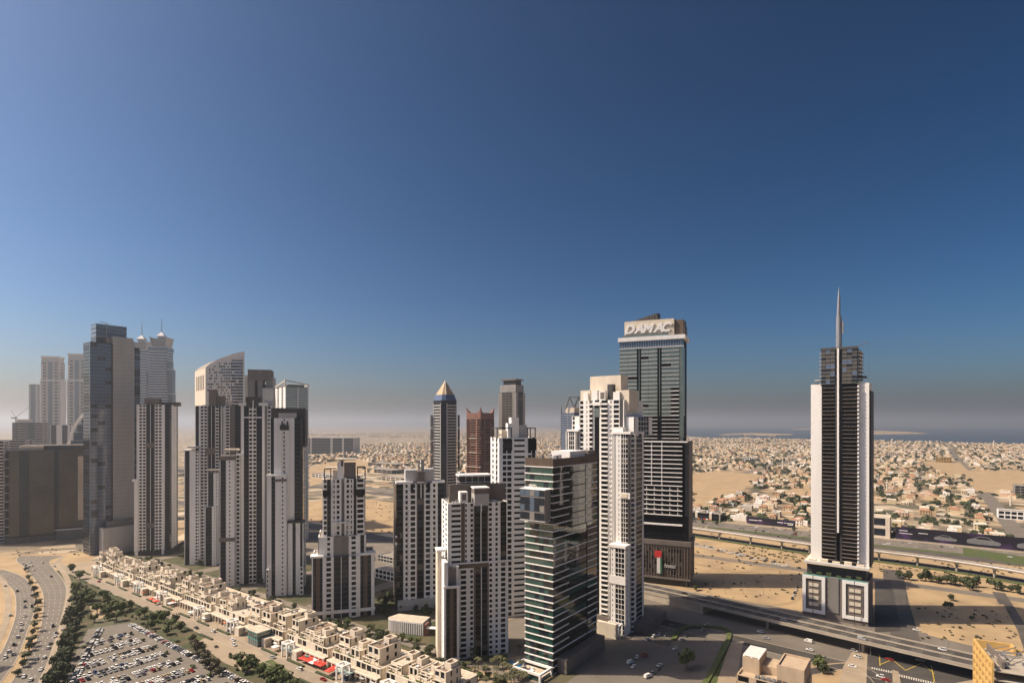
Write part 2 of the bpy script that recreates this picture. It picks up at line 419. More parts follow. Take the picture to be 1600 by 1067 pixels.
def dashes(b, P, z, w=.25, on=4.0, off=8.0, m='marking'):
    d = 0.0
    for i in range(len(P)-1):
        a, c = P[i], P[i+1]; L = (c-a).length
        if L < 1e-6: continue
        t = (c-a)/L; n = Vector((t.y, -t.x))*w/2; x = 0.0
        while x < L:
            ph = (d+x) % (on+off)
            if ph < on:
                e = min(L, x+on-ph); p = a+t*x; q = a+t*e
                b.quad([(p.x-n.x, p.y-n.y, z), (p.x+n.x, p.y+n.y, z), (q.x+n.x, q.y+n.y, z), (q.x-n.x, q.y-n.y, z)], m); x = e+1e-4
            else: x += on+off-ph+1e-4
        d += L
def kerbs(name, P, w, parent=None, h=.14):
    for d in (-w/2-.15, w/2+.15):
        b = MB(); Q = offs(P, d); band(b, offs(Q, -.15), offs(Q, .15), 0.0, h+.1, 'kerb'); o = b.build(name, parent)
        if not parent: o['kind'] = 'structure'

sheet('ground', [(-45000, -1500), (45000, -1500), (45000, 45000), (-45000, 45000)], 0.0, 'cityfloor')
coast = [(842, 666.2), (855, 667.5), (900, 670), (950, 673.5), (1000, 676.5), (1040, 680), (1075, 682), (1120, 684.5), (1160, 683.5), (1220, 685.5), (1270, 686.5), (1360, 687.5), (1400, 689), (1450, 689.5), (1490, 691.5), (1530, 692), (1600, 694), (1700, 698), (2100, 716)]
sheet('sea', [g(u, v) for u, v in coast]+[(45000, 5000), (45000, 44900), (1900, 44900)], 0.06, 'sea')
for pts in ([(1120, 679.5), (1145, 677), (1180, 676.5), (1215, 677.5), (1240, 678), (1235, 679.3), (1180, 680.5)],
            [(1232, 670.0), (1262, 669.0), (1300, 669.3), (1300, 671.0), (1250, 671.3)],
            [(1345, 673.0), (1375, 672.6), (1420, 674.5), (1452, 677.4), (1420, 678), (1375, 678.6), (1345, 679.2)]):
    sheet('island', [g(u, v) for u, v in pts], 0.3, 'sand')

# the ground between the streets
strect('sand_lot', -330, 900, 505, 800, 0.04, 'lot_sand')
strect('sand_lot', -960, -330, 525, 742, 0.04, 'lot_sand')
strect('tower_plaza', -760, -262, 262, 500, 0.04, 'garden')
strect('access_court', -760, -262, 384.5, 500, 0.07, 'paving_grey')
strect('plaza_path', -740, -140, 268, 276, 0.09, 'paving_grey')
strect('plaza_path', -740, -140, 372, 384, 0.09, 'asphalt')
for s in range(-700, -150, 95): strect('plaza_path', s, s+16, 277, 371, 0.08, 'paving_grey')
strect('promenade', -740, -150, 196, 262, 0.05, 'paving')
strect('garden', -720, -120, 176, 196, 0.06, 'garden')
strect('shaded_square', -260, 130, 300, 505, 0.03, 'asphalt_pale')
strect('forecourt', -170, 420, 180, 420, 0.02, 'asphalt_pale')
# motorway far behind the towers
strect('motorway', -2600, 1500, 838, 884, 0.07, 'asphalt_pale')
b = MB()
for dt in (-17, -13, -9, -5, 5, 9, 13, 17):
    dashes(b, [Vector(st(-1500+i*100, 861+dt)[:2]) for i in range(26)], 0.12, .35, 5, 9)
b.build('lane_marking', bpy.data.objects['motorway'], 'stuff')
strect('service_road', -2600, 1500, 800, 826, 0.06, 'asphalt')
strect('verge', -260, 900, 826, 838, 0.09, 'grass')
strect('frontage_lot', -400, 900, 884, 912, 0.05, 'paving')
strect('boulevard', -1200, -300, 486, 512, 0.08, 'asphalt')
strect('bus_road', -330, 900, 640, 655, 0.08, 'asphalt_pale')
# grass beside the motorway ahead of the towers
for q in ([(1085, 806), (1130, 811), (1128, 817), (1085, 812)], [(1505, 855), (1700, 885), (1700, 902), (1505, 866)]):
    sheet('lawn', [g(u, v) for u, v in q], 0.16, 'grass')
# tyre tracks over the sand
for k, q in enumerate(([(1085, 868), (1130, 872), (1180, 885), (1245, 896)], [(1085, 880), (1140, 892), (1200, 896), (1250, 912)], [(1090, 938), (1150, 938), (1200, 945), (1240, 940), (1252, 925)], [(1440, 955), (1490, 962), (1530, 985), (1585, 995)], [(1445, 985), (1500, 975), (1560, 960)], [(1110, 860), (1170, 870), (1250, 876)], [(1365, 880), (1420, 890), (1500, 900), (1600, 915)], [(500, 812), (545, 806), (600, 815), (618, 800)], [(490, 830), (560, 822), (615, 826)])):
    P = smooth([g(u, v) for u, v in q], 8)
    for d in (-1.1, 1.1): strip_sheet('wheel_track', offs(P, d), .9, 0.15+.004*k, 'sand_track')
# streets at the lower right
strip_sheet('side_street', smooth([g(1395, 890), g(1400, 930), g(1412, 985), g(1425, 1030), g(1440, 1090)]), 17, 0.10, 'asphalt')
strip_sheet('side_street', smooth([g(1560, 925), g(1590, 975), g(1620, 1040)]), 9, 0.10, 'asphalt')
sheet('car_court', [g(1367, 908), g(1392, 906), g(1408, 985), g(1367, 988)], 0.13, 'asphalt_dark')
sheet('sand_lot', [g(1432, 945), g(1568, 944), g(1590, 985), g(1605, 1030), g(1450, 992)], 0.14, 'lot_sand')
P = smooth([st(-260, 420), st(-120, 412), st(20, 402), st(180, 396)])
strip_sheet('underpass_road', P, 15, 0.11, 'asphalt_dark'); kerbs('kerb', P, 15)
P = smooth([g(1262, 1050), g(1330, 1040), g(1372, 1062), g(1395, 1110)])
strip_sheet('slip_road', P, 7, 0.15, 'asphalt_dark'); kerbs('kerb', P, 7)
sheet('sand_patch', [g(1265, 1038), g(1325, 1034), g(1352, 1062), g(1345, 1110), g(1265, 1110)], 0.13, 'lot_sand')
sheet('junction', [g(1352, 1012), g(1470, 1022), g(1530, 1040), g(1560, 1110), g(1352, 1110)], 0.17, 'asphalt_dark')
b = MB()
for (u0, v0, u1, v1) in ((1361, 1043, 1394, 1050), (1404, 1055, 1460, 1068)):
    p, q = g(u0, v0), g(u1, v1); n = int((q-p).length/1.1)
    for i in range(n):
        c = p.lerp(q, (i+.5)/n); b.obox(c, B2, 1.7, .28, .17, .19, 'marking')
for (u0, v0, u1, v1) in ((1375, 1038, 1394, 1030), (1394, 1030, 1415, 1047), (1415, 1047, 1440, 1036), (1440, 1036, 1460, 1052), (1455, 1040, 1460, 1065), (1374, 1022, 1375, 1040)):
    p, q = g(u0, v0), g(u1, v1); d = Vector((q-p)[:2]); b.obox((p+q)/2, d.normalized(), d.length/2, .22, .17, .19, 'paint_yellow')
b.build('road_marking', bpy.data.objects['junction'], 'stuff')
sheet('pavement', [g(1340, 1005), g(1356, 1008), g(1352, 1110), g(1300, 1110), g(1318, 1040)], 0.19, 'paving')
sheet('traffic_island', [g(1394, 1046), g(1404, 1049), g(1412, 1090), g(1396, 1090)], 0.24, 'paving')
sheet('traffic_island', [g(1420, 1080), g(1520, 1062), g(1600, 1100), g(1500, 1120)], 0.24, 'paving')
# shaded lots with clipped green edges
sheet('car_court', [g(1078, 982), g(1130, 985), g(1142, 998), g(1105, 1067), g(1085, 1110), g(1010, 1110), g(1050, 1000)], 0.12, 'asphalt_pale')
P = smooth([g(1052, 1000), g(1068, 982), g(1100, 979), g(1134, 984), g(1138, 1000), g(1118, 1040), g(1098, 1075), g(1080, 1110)])
b = MB(); band(b, offs(P, -1.6), offs(P, 1.6), .1, 1.1, 'leaf'); tag(b.build('hedge'), 'clipped green hedge looping round the shaded car court', 'hedge')
P = smooth([g(1045, 1067), g(1062, 1020), g(1085, 1000), g(1062, 1050), g(1050, 1090)])
sheet('lawn', [g(1130, 1002), g(1141, 1003), g(1122, 1060), g(1108, 1110), g(1086, 1110), g(1104, 1060)], 0.24, 'grass')
sheet('walkway', [g(1135, 1003), g(1162, 1002), g(1150, 1067), g(1140, 1110), g(1092, 1110), g(1112, 1060)], 0.20, 'paving')

# left: two curving carriageways
def edges_sheet(name, rows, z, m):
    L = smooth([g(r[1], r[0]) for r in rows]); R = smooth([g(r[2], r[0]) for r in rows]); b = MB()
    for i in range(len(L)-1):
        b.quad([(L[i].x, L[i].y, z), (R[i].x, R[i].y, z), (R[i+1].x, R[i+1].y, z), (L[i+1].x, L[i+1].y, z)], m)
    o = b.build(name); o['kind'] = 'structure'
    return o, L, R
sheet('roadside_sand', [g(-140, 872), g(150, 862), g(132, 900), g(118, 930), g(100, 1000), g(60, 1120), g(-300, 1120)], 0.03, 'lot_sand')
cw, L1, R1 = edges_sheet('carriageway', [(1130, -28, 26), (1067, 17, 60), (998, 58, 89), (951, 67.5, 101), (925, 66, 105), (905, 54, 98), (888, 40, 84), (876, 26, 78), (868, 30, 100)], 0.10, 'asphalt_pale')
cw2, L2, R2 = edges_sheet('carriageway', [(1130, -110, -45), (1067, -50, 0), (1030, -5, 26), (980, 19, 45), (951, 25, 54), (923, 21, 51), (908, 2, 44), (898, -30, 30), (890, -90, 6)], 0.10, 'asphalt_pale')
for root, L, R in ((cw, L1, R1), (cw2, L2, R2)):
    b = MB()
    for f in (.25, .5, .75):
        dashes(b, [l.lerp(r, f) for l, r in zip(L, R)], .15, .25, 4, 8)
    b.build('lane_marking', root, 'stuff')
    for q in (L, R):
        bb = MB(); band(bb, offs(q, -.25), offs(q, .25), 0, .26, 'kerb'); o = bb.build('kerb'); o['kind'] = 'structure'
for q, nm in (([r for r in R2], 0), ([l for l in L1], 1)):
    pass
b = MB(); n = min(len(R2), len(L1))
ped = smooth([g(100, 868), g(90, 880), g(100, 895), g(108, 915), g(106, 940), g(98, 975), g(82, 1030), g(62, 1080), g(40, 1130)])
strip_sheet('footpath', ped, 4.5, 0.18, 'paving')
ped2 = smooth([g(-40, 893), g(5, 900), g(18, 925), g(20, 955), g(12, 985), g(-10, 1030), g(-40, 1070)])
strip_sheet('footpath', offs(ped2, 3), 4.0, 0.18, 'paving')
sheet('verge', [g(u, v) for u, v in ((112, 905), (130, 918), (140, 950), (150, 970), (140, 985), (104, 1067), (80, 1120), (58, 1120), (92, 1015), (108, 960))], 0.15, 'garden')
# promenade street
P = [Vector(st(-760+i*20, 201)[:2]) for i in range(32)]
strip_sheet('promenade_street', P, 9, 0.10, 'paving_street'); kerbs('kerb', P, 9)
sheet('forecourt_plaza', [g(u, v) for u, v in ((305, 1000), (335, 993), (400, 1012), (420, 1030), (385, 1050), (350, 1035), (330, 1020))], 0.14, 'paving')
for q in ([(288, 996), (302, 990), (318, 997), (306, 1005)], [(405, 1036), (425, 1030), (450, 1047), (432, 1058)], [(110, 912), (118, 905), (122, 928), (113, 945)], [(230, 968), (250, 960), (262, 968), (240, 978)]):
    sheet('lawn', [g(u, v) for u, v in q], 0.2, 'grass')
# car park
lot = sheet('car_park', [st(-486, 177), st(-235, 177), st(-235, 40), st(-380, 98), st(-496, 152)], 0.16, 'asphalt_pale')
b = MB()
for s in [-458+19*k for k in range(9)]:
    for t in range(60, 168, 3):
        if t < 150-(s+486)*0.45: continue
        c = st(s, t); b.obox(c, A2, 5.0, .07, .16, .19, 'marking')
b.build('bay_marking', lot, 'stuff')
# flower beds at the row ends
# ================================================================== THE TOWERS
# ---- the residential cluster (one development, nine slabs)
GRP = None
SIDE = [(.12, 'W'), (.25, 'w'), (.22, 'G'), (.29, 'w'), (.12, 'W')]
def clutter(t, x0, x1, y0, y1, z, n, seed=1, big=3.0):
    r = random.Random(seed)
    for i in range(n):
        w, d, h = r.uniform(1.2, big), r.uniform(1.2, big), r.uniform(1.0, 2.6)
        x = r.uniform(x0, max(x0+.1, x1-w)); y = r.uniform(y0, max(y0+.1, y1-d))
        t.one('roof_unit', r.choice(['metal', 'grey', 'white', 'roof']), x, x+w, y, y+d, z, z+h)
def frame_roof(t, x0, x1, y0, y1, z0, z1, m='dark_panel', w=.7):
    """open frame: posts with a ring beam"""
    for x, y in ((x0, y0), (x1-w, y0), (x0, y1-w), (x1-w, y1-w)): t.one('post', m, x, x+w, y, y+w, z0, z1-w)
    t.one('beam', m, x0, x1, y0, y0+w, z1-w, z1); t.one('beam', m, x0, x1, y1-w, y1, z1-w, z1)
    t.one('beam', m, x0, x0+w, y0+w, y1-w, z1-w, z1); t.one('beam', m, x1-w, x1, y0+w, y1-w, z1-w, z1)

# E
t = Tower('apartment_tower', 'slim white apartment tower with brown roof block, next to the tall grey slab tower', 'tower', 213, 265, 647, 16)
D = t.YR(278, t.w); D = max(14, min(D, 40)); zt = t.Z(632); fh = 5.02/FPX*647
t.vol(0, t.w, 0, D, 0, zt, fh, F=[213, (217, 'W'), (222.5, 'w'), (228, 'w'), (229.5, 'T'), (234.6, 'G'), (235.4, 'W'), (240.5, 'G'), (242, 'T'), (247.5, 'w'), (253, 'w'), (257.5, 'W'), (265, 'G')],
      R=[(.25, 'G'), (.2, 'W'), (.2, 'o'), (.2, 'W'), (.15, 'G')], L=SIDE)
t.one('band_panel', 'taupe', t.X(228), t.X(242), -.35, -.1, t.Z(699), t.Z(692)); t.one('band_panel', 'taupe', t.X(228), t.X(242), -.35, -.1, t.Z(825), t.Z(818))
t.one('ledge', 'white', -4, t.X(217), -1.6, 8, t.Z(752), t.Z(749)); t.one('side_wing', 'white', -3, -.02, 2, 8, 0, t.Z(752)-.01)
t.one('front_pier', 'white_b', t.X(211), t.X(216), -1.5, -.01, 0, t.Z(752.5)); t.one('front_pier', 'white_b', t.X(253), t.X(257), -1.5, -.01, 0, t.Z(752.5))
t.one('roof_block', 'taupe', t.X(224), t.X(246), 3, 15, zt-1, t.Z(622)); t.one('roof_slab', 'taupe', t.X(238), t.X(274), 16, 24, zt-1, t.Z(627))
clutter(t, 1, t.w-2, 2, D-2, zt-.9, 7, 3); t.one('plinth', 'dark_panel', -2, t.w+2, -1.2, D+2, 0, 5); t.done()

# G
t = Tower('apartment_tower', 'white apartment tower in front of the curved office tower, stepped wings at its foot', 'tower', 304.7, 346, 610, 16)
zt = t.Z(634); fh = 5.0/FPX*610; D = 30
t.vol(0, t.w, 0, D, 0, zt, fh, F=[304.7, (310.7, 'G'), (313, 'W'), (318.5, 'w'), (324, 'w'), (326, 'T'), (330, 'G'), (330.8, 'W'), (335, 'G'), (336.5, 'T'), (342, 'B'), (346, 'G')], L=SIDE, R=SIDE)
t.one('band_panel', 'taupe', t.X(321), t.X(337), -.4, -.1, t.Z(710), t.Z(700))
x1 = t.X(312, -4)
t.vol(t.X(288, -4), x1, -4, 16, 0, t.Z(704), fh, F=[288, (296, 'G'), (305, 'W'), (309, 'w'), (312, 'w')], L=[(1, 'W'), (2, 'G'), (1, 'W')])
t.one('ledge', 'white_b', t.X(286, -4), t.X(300, -4), -5, 12, t.Z(704), t.Z(702)); t.one('ledge', 'grey', t.X(293, -3), t.X(312, -3), -3, 10, t.Z(700), t.Z(697))
xa, xb = t.X(324, -10), t.X(343, -10)
t.vol(xa, xb, -10, -.02, 0, t.Z(738), fh, F=[324, (333.5, 'G'), (336.5, 'W'), (339.5, 'o'), (343, 'W')], R=[(1, 'W')], L=[(1, 'W')])
t.one('canopy_slab', 'cream', xa, xb-1, -10, -2, t.Z(735), t.Z(732))
t.vol(t.X(320, -15), t.X(338, -15), -15, -10.02, 0, t.Z(790), fh, F=[320, (331, 'G'), (334, 'W'), (335.5, 'o'), (338, 'W')])
t.vol(t.w+.02, t.X(379), 5, D, 0, t.Z(633), fh, F=[346, (352, 'W'), (359, 'w'), (367, 'T'), (379, 'G')], R=SIDE)
t.one('roof_block', 'taupe', t.X(325), t.X(337), 3, 12, zt-1, t.Z(608)); t.one('roof_block', 'cream', t.X(337), t.X(356), 8, 20, zt-1, t.Z(625))
t.one('roof_block', 'taupe', t.X(331), t.X(349), 5, 14, zt-1, t.Z(618)); clutter(t, 1, 12, 2, D-3, zt-.9, 6, 5); t.done()

# J
t = Tower('apartment_tower', 'tall white apartment tower with paired dark glass strips and a dark capped roof', 'tower', 376, 424, 533, 16)
zt = t.Z(634); fh = 6.35/FPX*533; D = 30
t.vol(0, t.w, 0, D, 0, zt, fh, F=[376, (381, 'W'), (385, 'G'), (389, 'G'), (394.3, 'B'), (395.2, 'W'), (400.5, 'B'), (405, 'G'), (409.5, 'G'), (413.5, 'W'), (418, 'Z'), (424, 'w')], L=SIDE, R=SIDE)
t.one('cap', 'white', t.X(373), t.X(385), -1.2, 8, t.Z(633.5), t.Z(629)); t.one('cap', 'white', t.X(404.5), t.X(418), -1.2, 8, t.Z(633.5), t.Z(629))
t.one('roof_block', 'dark_panel', t.X(384), t.X(408), -.8, 10, zt-1, t.Z(620)); t.one('roof_rail', 'white', t.X(395), t.X(396.5), -1.0, -.82, t.Z(655), t.Z(625))
t.one('band', 'white', t.X(381), t.X(409), -.4, -.02, t.Z(653), t.Z(651))
xa, xb = t.X(343, -6), t.X(367, -6)
t.vol(xa, xb, -6, 12, 0, t.Z(712), fh, F=[343, (353, 'G'), (356.5, 'W'), (361, 'o'), (367, 'W')], R=[(1, 'W'), (1, 'w')], L=[(1, 'W')])
t.one('cap', 'taupe', xa-.5, xb+.5, -6.6, 12.5, t.Z(718), t.Z(712)+.4); t.one('canopy_slab', 'cream', t.X(350), t.X(372), 0, 9, t.Z(704), t.Z(701))
for u in (352, 369): t.one('post', 'grey', t.X(u), t.X(u)+.8, 1, 1.8, t.Z(712), t.Z(704))
t.one('band_panel', 'taupe', xa-.1, xb+.1, -6.4, -5.9, t.Z(843), t.Z(837))
t.vol(xb+.02, -.02, -2, 14, 0, t.Z(711), fh, F=[367, (376, 'B')])
t.one('cap', 'white', xb, t.X(380), -2.6, 6, t.Z(711), t.Z(708.5))
clutter(t, 2, t.w-3, 11, D-2, zt-.9, 8, 9); t.one('roof_block', 'grey', t.X(412), t.X(424), 4, 14, zt-1, t.Z(625)); t.done()

# K
t = Tower('apartment_tower', 'white apartment tower with a plain central shaft of dot windows, by the shopping terraces', 'tower', 421.5, 473, 497, 16)
zt = t.Z(653); fh = 6.8/FPX*497; D = max(14, min(36, t.YR(483, t.w)))
zm = t.Z(822)
t.vol(0, t.w, 0, D, zm, zt, fh, F=[421.5, (428, 'G'), (435.6, 'W'), (441.5, 'W'), (446.5, 'o'), (452.5, 'W'), (460, 'W'), (469.4, 'G'), (473, 'K')], L=SIDE, R=[(.1, 'K'), (.5, 'G'), (.4, 'w')])
t.vol(-.3, t.w+.3, -.3, D+.3, 0, zm-.02, fh, F=[421.5, (424, 'W'), (431, 'G'), (441, 'W'), (449.5, 'H'), (454, 'W'), (459, 'G'), (466, 'W'), (469, 'G'), (473, 'W')], L=SIDE, R=[(.2, 'W'), (.4, 'G'), (.4, 'w')], roof=None)
t.one('centre_shaft', 'white_b', t.X(436), t.X(440.8), -1.2, -.02, zm, t.Z(672)); t.one('centre_shaft', 'white_b', t.X(447.2), t.X(452), -1.2, -.02, zm, t.Z(672))
t.one('recess_panel', 'dark_panel', t.X(437.5), t.X(451.5), -1.1, -.7, t.Z(672), t.Z(664))
t.one('notch', 'dark_panel', t.X(440), t.X(442.3), -.5, -.02, t.Z(668), t.Z(658)); t.one('notch', 'dark_panel', t.X(448), t.X(450.3), -.5, -.02, t.Z(668), t.Z(658))
t.one('parapet_screen', 'dark_panel', t.X(422), t.w+2, 6, 7, zt-1, t.Z(637)); t.one('parapet_screen', 'dark_panel', t.w+.5, t.w+1.8, 7.02, D, zt-26, t.Z(639))
t.one('roof_block', 'grey', t.X(435), t.X(463), 1, 5, zt-1, t.Z(645))
xa, xb = t.X(417, -4), t.X(448.5, -4)
t.vol(xa, xb, -4, -.35, 0, t.Z(744), fh, F=[417, (424, 'W'), (430, 'G'), (439, 'W'), (444, 'o'), (448.5, 'W')], L=[(1, 'W')], R=[(1, 'W')])
t.one('cap', 'white', xa-.4, xb+.4, -4.5, -.4, t.Z(744)+.02, t.Z(741)); t.one('cap_panel', 'taupe', t.X(428, -4), t.X(448, -4), -4.3, -4.02, t.Z(752), t.Z(748))
xa, xb = t.X(449.5, -3), t.X(474, -3)
t.vol(xa, xb, -3, -.35, 0, t.Z(818), fh, F=[449.5, (457, 'W'), (462, 'G'), (469, 'W'), (474, 'G')], L=[(1, 'W')], R=[(1, 'W')])
t.one('cap', 'dark_panel', xa-.4, xb+1.2, -4.2, 1, t.Z(817), t.Z(814))
t.vol(t.X(415.5, -6), t.X(420, -6), -6, -4.02, 0, t.Z(887), fh, F=[(1, 'w')]); t.vol(t.X(468, -5), t.X(474, -5), -5, -3.02, 0, t.Z(887), fh, F=[(1, 'w')])
clutter(t, 1, t.w-2, 8, D-2, zt-.9, 7, 12); t.done()

# L
t = Tower('apartment_tower', 'white apartment tower with open roof frames and stepped glass shoulders, middle of the row', 'tower', 504, 571, 440, 16)
zt = t.Z(749); fh = 8.0/FPX*440; D = 30; zm = t.Z(838)
U = [504, (505.5, 'W'), (511, 'B'), (517, 'G'), (520, 'W'), (524, 'q'), (525.5, 'W'), (531, 'w'), (533.5, 'W'), (538, 'Z'), (541, 'W'), (546, 'w'), (547.5, 'W'), (551, 'q'), (552.5, 'W'), (557, 'G'), (569, 'B'), (571, 'W')]
t.vol(0, t.w, 0, D, zm, zt, fh, F=U, L=SIDE, R=[(1, 'P'), (2, 'w'), (1, 'P')])
for a, b_ in ((504.5, 517), (552.5, 569.5)): t.one('dark_band', 'glass', t.X(a), t.X(b_), -1.5, -.02, t.Z(775.5), t.Z(766))
t.one('front_fin', 'white', t.X(531.5), t.X(533.5), -1.4, -.02, zm, zt+1); t.one('front_fin', 'white', t.X(538.5), t.X(541), -1.4, -.02, zm, zt+1)
t.vol(t.X(497, -2), t.X(572, -2), -2, D, t.Z(870), zm-.02, fh, F=[497, (503, 'W'), (509, 'W'), (518, 'q'), (521, 'W'), (545, 'Z'), (548, 'W'), (557, 'w'), (563, 'W'), (569, 'G'), (572, 'W')], L=SIDE, R=SIDE)
frame_roof(t, t.X(521), t.X(545), -3.2, -.5, zm, t.Z(816), 'white', .8)
Lw = [487, (489, 'W'), (494, 'G'), (500, 'P'), (504, 'G'), (509, 'W'), (518, 'B'), (521.5, 'W'), (532.7, 'G'), (533.6, 'W'), (545, 'G'), (548.5, 'W'), (557, 'B'), (563, 'W'), (568, 'G'), (574, 'P'), (580, 'G'), (585, 'W')]
xa, xb = t.X(487, -4), t.X(585, -4)
t.vol(xa, xb, -4, D-4, 0, t.Z(869), fh, F=Lw, L=SIDE, R=SIDE)
t.one('cap', 'white_b', xa-1, t.X(506, -4), -5, 5, t.Z(869)+.02, t.Z(866)); t.one('cap', 'white_b', t.X(562, -4), xb+1, -5, 5, t.Z(869)+.02, t.Z(866))
t.one('podium_band', 'white', xa-.6, xb+.6, -4.8, -4.02, t.Z(957), t.Z(952))
t.one('roof_block', 'cream', t.X(520), t.X(532), 2, 8, zt-1, t.Z(736)); t.one('roof_block', 'white_b', t.X(527), t.X(537), 1.5, 6, zt-1, t.Z(722))
t.one('roof_block', 'taupe', t.X(537.5), t.X(556), 2, 9, zt-1, t.Z(724)); t.one('roof_slab', 'cream', t.X(524), t.X(557), 1, 10, t.Z(719.5), t.Z(717.5)); t.one('roof_slab', 'cream', t.X(509), t.X(529), 2.5, 9, t.Z(733), t.Z(731))
t.one('roof_fin', 'dark_panel', t.X(533), t.X(536), .9, 1.3, t.Z(729), t.Z(720))
frame_roof(t, t.X(558), t.X(571.5), .5, 12, zt-.5, t.Z(731), 'dark_panel'); frame_roof(t, t.X(506), t.X(517), 1, 10, zt-.5, t.Z(733), 'taupe', .5)
clutter(t, 1, t.w-2, 12, D-2, zt-.9, 8, 21); t.done()

# M
t = Tower('apartment_tower', 'white apartment tower framed by black glass corners, beside the sunlit sand lot', 'tower', 619, 694, 458, 16)
zt = t.Z(756); fh = 8.76/FPX*458; D = 30
t.vol(0, t.w, 0, D, 0, zt, fh, F=[619, (624.5, 'G'), (630, 'G'), (633, 'W'), (637.5, 'w'), (641, 'W'), (649.5, 'v'), (651, 'W'), (652.5, 'T'), (661.5, 'G'), (663, 'T'), (664.5, 'W'), (672.5, 'v'), (676, 'W'), (681, 'w'), (684, 'W'), (689, 'G'), (694, 'G')], L=[(1, 'G'), (1, 'P'), (1, 'G')], R=[(1, 'G'), (1, 'P'), (1, 'G')], glass='glass')
t.one('cap', 'white_b', t.X(619)-.3, t.X(645), -1.2, 6, t.Z(756)+.02, t.Z(752.5)); t.one('cap', 'white_b', t.X(675), t.w+.3, -1.2, 6, t.Z(756)+.02, t.Z(752.5))
for a, b_ in ((641.5, 646), (667, 672)): t.one('tall_window', 'glass', t.X(a), t.X(b_), -.4, -.02, t.Z(768), t.Z(755.5))
t.one('front_frame', 'white', t.X(630.5), t.X(633.2), -.9, -.02, 0, t.Z(782)); t.one('front_frame', 'white', t.X(681), t.X(683.5), -.9, -.02, 0, t.Z(780))
t.one('front_frame', 'white', t.X(637.5), t.X(641), -1.3, -.02, 0, t.Z(767)); t.one('front_frame', 'white', t.X(672.6), t.X(675.6), -1.3, -.02, 0, t.Z(766))
t.one('roof_block', 'grey', t.X(634), t.X(652), 2, 14, zt-1, t.Z(735)); t.one('roof_block', 'grey', t.X(664), t.X(679), 2, 14, zt-1, t.Z(734))
t.one('roof_block', 'taupe', t.X(652.5), t.X(663.5), -.6, 8, zt-1, t.Z(737)); t.one('ledge', 'white', t.X(652), t.X(663), -1.5, -.62, t.Z(755), t.Z(753.5)); t.one('front_fin', 'white', t.X(657), t.X(658.3), -.8, -.62, t.Z(780), t.Z(757))
for u in (654, 658.5, 661): t.one('flue', 'metal', t.X(u), t.X(u)+1.2, 2, 3.2, zt, t.Z(719))
for v in (838, 849): t.one('bracket', 'white', -.9, .8, -.9, -.1, t.Z(v+1.5), t.Z(v-1.5)); t.one('bracket', 'white', t.w-.8, t.w+.9, -.9, -.1, t.Z(v+1.5), t.Z(v-1.5))
clutter(t, 1, t.w-2, 15, D-2, zt-.9, 7, 31); t.one('plinth', 'grey', 1, t.w+1, -3, -.05, 0, 8); t.done()

# R
t = Tower('apartment_tower', 'big white apartment tower with sunlit left flank, nearest to the shopping terraces', 'tower', 700, 793, 362, 16)
zt = t.Z(787); fh = 8.15/FPX*362; D = 26; zm = t.Z(883)
t.vol(0, t.w, 0, D, zm, zt, fh, F=[700, (705, 'W'), (720.5, 'h'), (726.5, 'P'), (730, 'w'), (734.5, 'W'), (740, 'w'), (742, 'T'), (751, 'G'), (752.3, 'W'), (761, 'G'), (763, 'T'), (769.5, 'w'), (773.5, 'W'), (778.5, 'w'), (782, 'W'), (793, 'G')], L=[(1, 'W'), (2, 'w'), (1, 'W'), (2, 'w'), (1, 'W')], R=SIDE, glass='glass')
t.vol(-.4, t.w+.4, -.4, D+.4, 0, zm-.02, fh, F=[700, (719, 'W'), (729.5, 'B'), (734, 'W'), (740, 'w'), (743, 'T'), (751.7, 'G'), (752.8, 'W'), (761.5, 'G'), (764, 'T'), (769.8, 'w'), (773.5, 'W'), (778.5, 'w'), (782, 'W'), (790.5, 'v'), (793, 'W')], L=[(1, 'W'), (2, 'w'), (1, 'W'), (2, 'w'), (1, 'W')], R=SIDE, glass='glass', roof=None)
t.one('band_panel', 'brown', t.X(717), t.X(763), -.9, -.42, t.Z(889), t.Z(882)); t.one('band', 'white', t.X(717), t.w+.5, -.95, -.42, t.Z(882)-.02, t.Z(880))
xa, xb = t.X(694, -7), t.X(717.5, -7)
t.vol(xa, xb, -7, 14, 0, t.Z(914), fh, F=[694, (697, 'W'), (703, 'G'), (708.5, 'P'), (714, 'G'), (717.5, 'W')], L=[(1.2, 'W'), (1, 'o'), (1.2, 'W'), (1, 'o'), (1.2, 'W')], glass='glass_brown', line='dark_panel')
t.one('cap', 'white_b', xa-.5, xb+.6, -7.8, -6.2, t.Z(914)+.02, t.Z(910.5)); t.one('cap', 'white', xa, xb+.2, -7.6, -7.02, t.Z(1030), t.Z(1021))
t.vol(t.X(696, -3), t.X(717, -3), -3, 12, t.Z(914)-1, t.Z(884), fh, F=[696, (699, 'W'), (713, 'Z'), (717, 'W')]); t.one('parapet', 'white_b', xa, t.X(700, -7), -7, 14, t.Z(914), t.Z(874))
t.one('side_stack', 'cream', xa-2.5, xa-.02, 4, 12, 0, t.Z(863)); t.one('cap', 'white_b', xa-3, xa+3, 3.5, 12.5, t.Z(863)+.02, t.Z(860))
t.one('roof_block', 'grey', t.X(741), t.X(763.5), -.8, 9, zt-2, t.Z(773)); t.one('roof_block', 'taupe', t.X(741), t.X(763.5), -.6, 9.2, t.Z(773)+.02, t.Z(765))
t.one('roof_rim', 'white_b', t.X(740), t.X(764.5), -1.2, 9.6, t.Z(765)+.04, t.Z(763)); t.one('front_fin', 'white', t.X(750.5), t.X(752.5), -1.2, -.82, t.Z(801), t.Z(788))
t.one('roof_panel', 'dark_panel', t.X(744), t.X(761), -1.0, -.82, t.Z(800), t.Z(793))
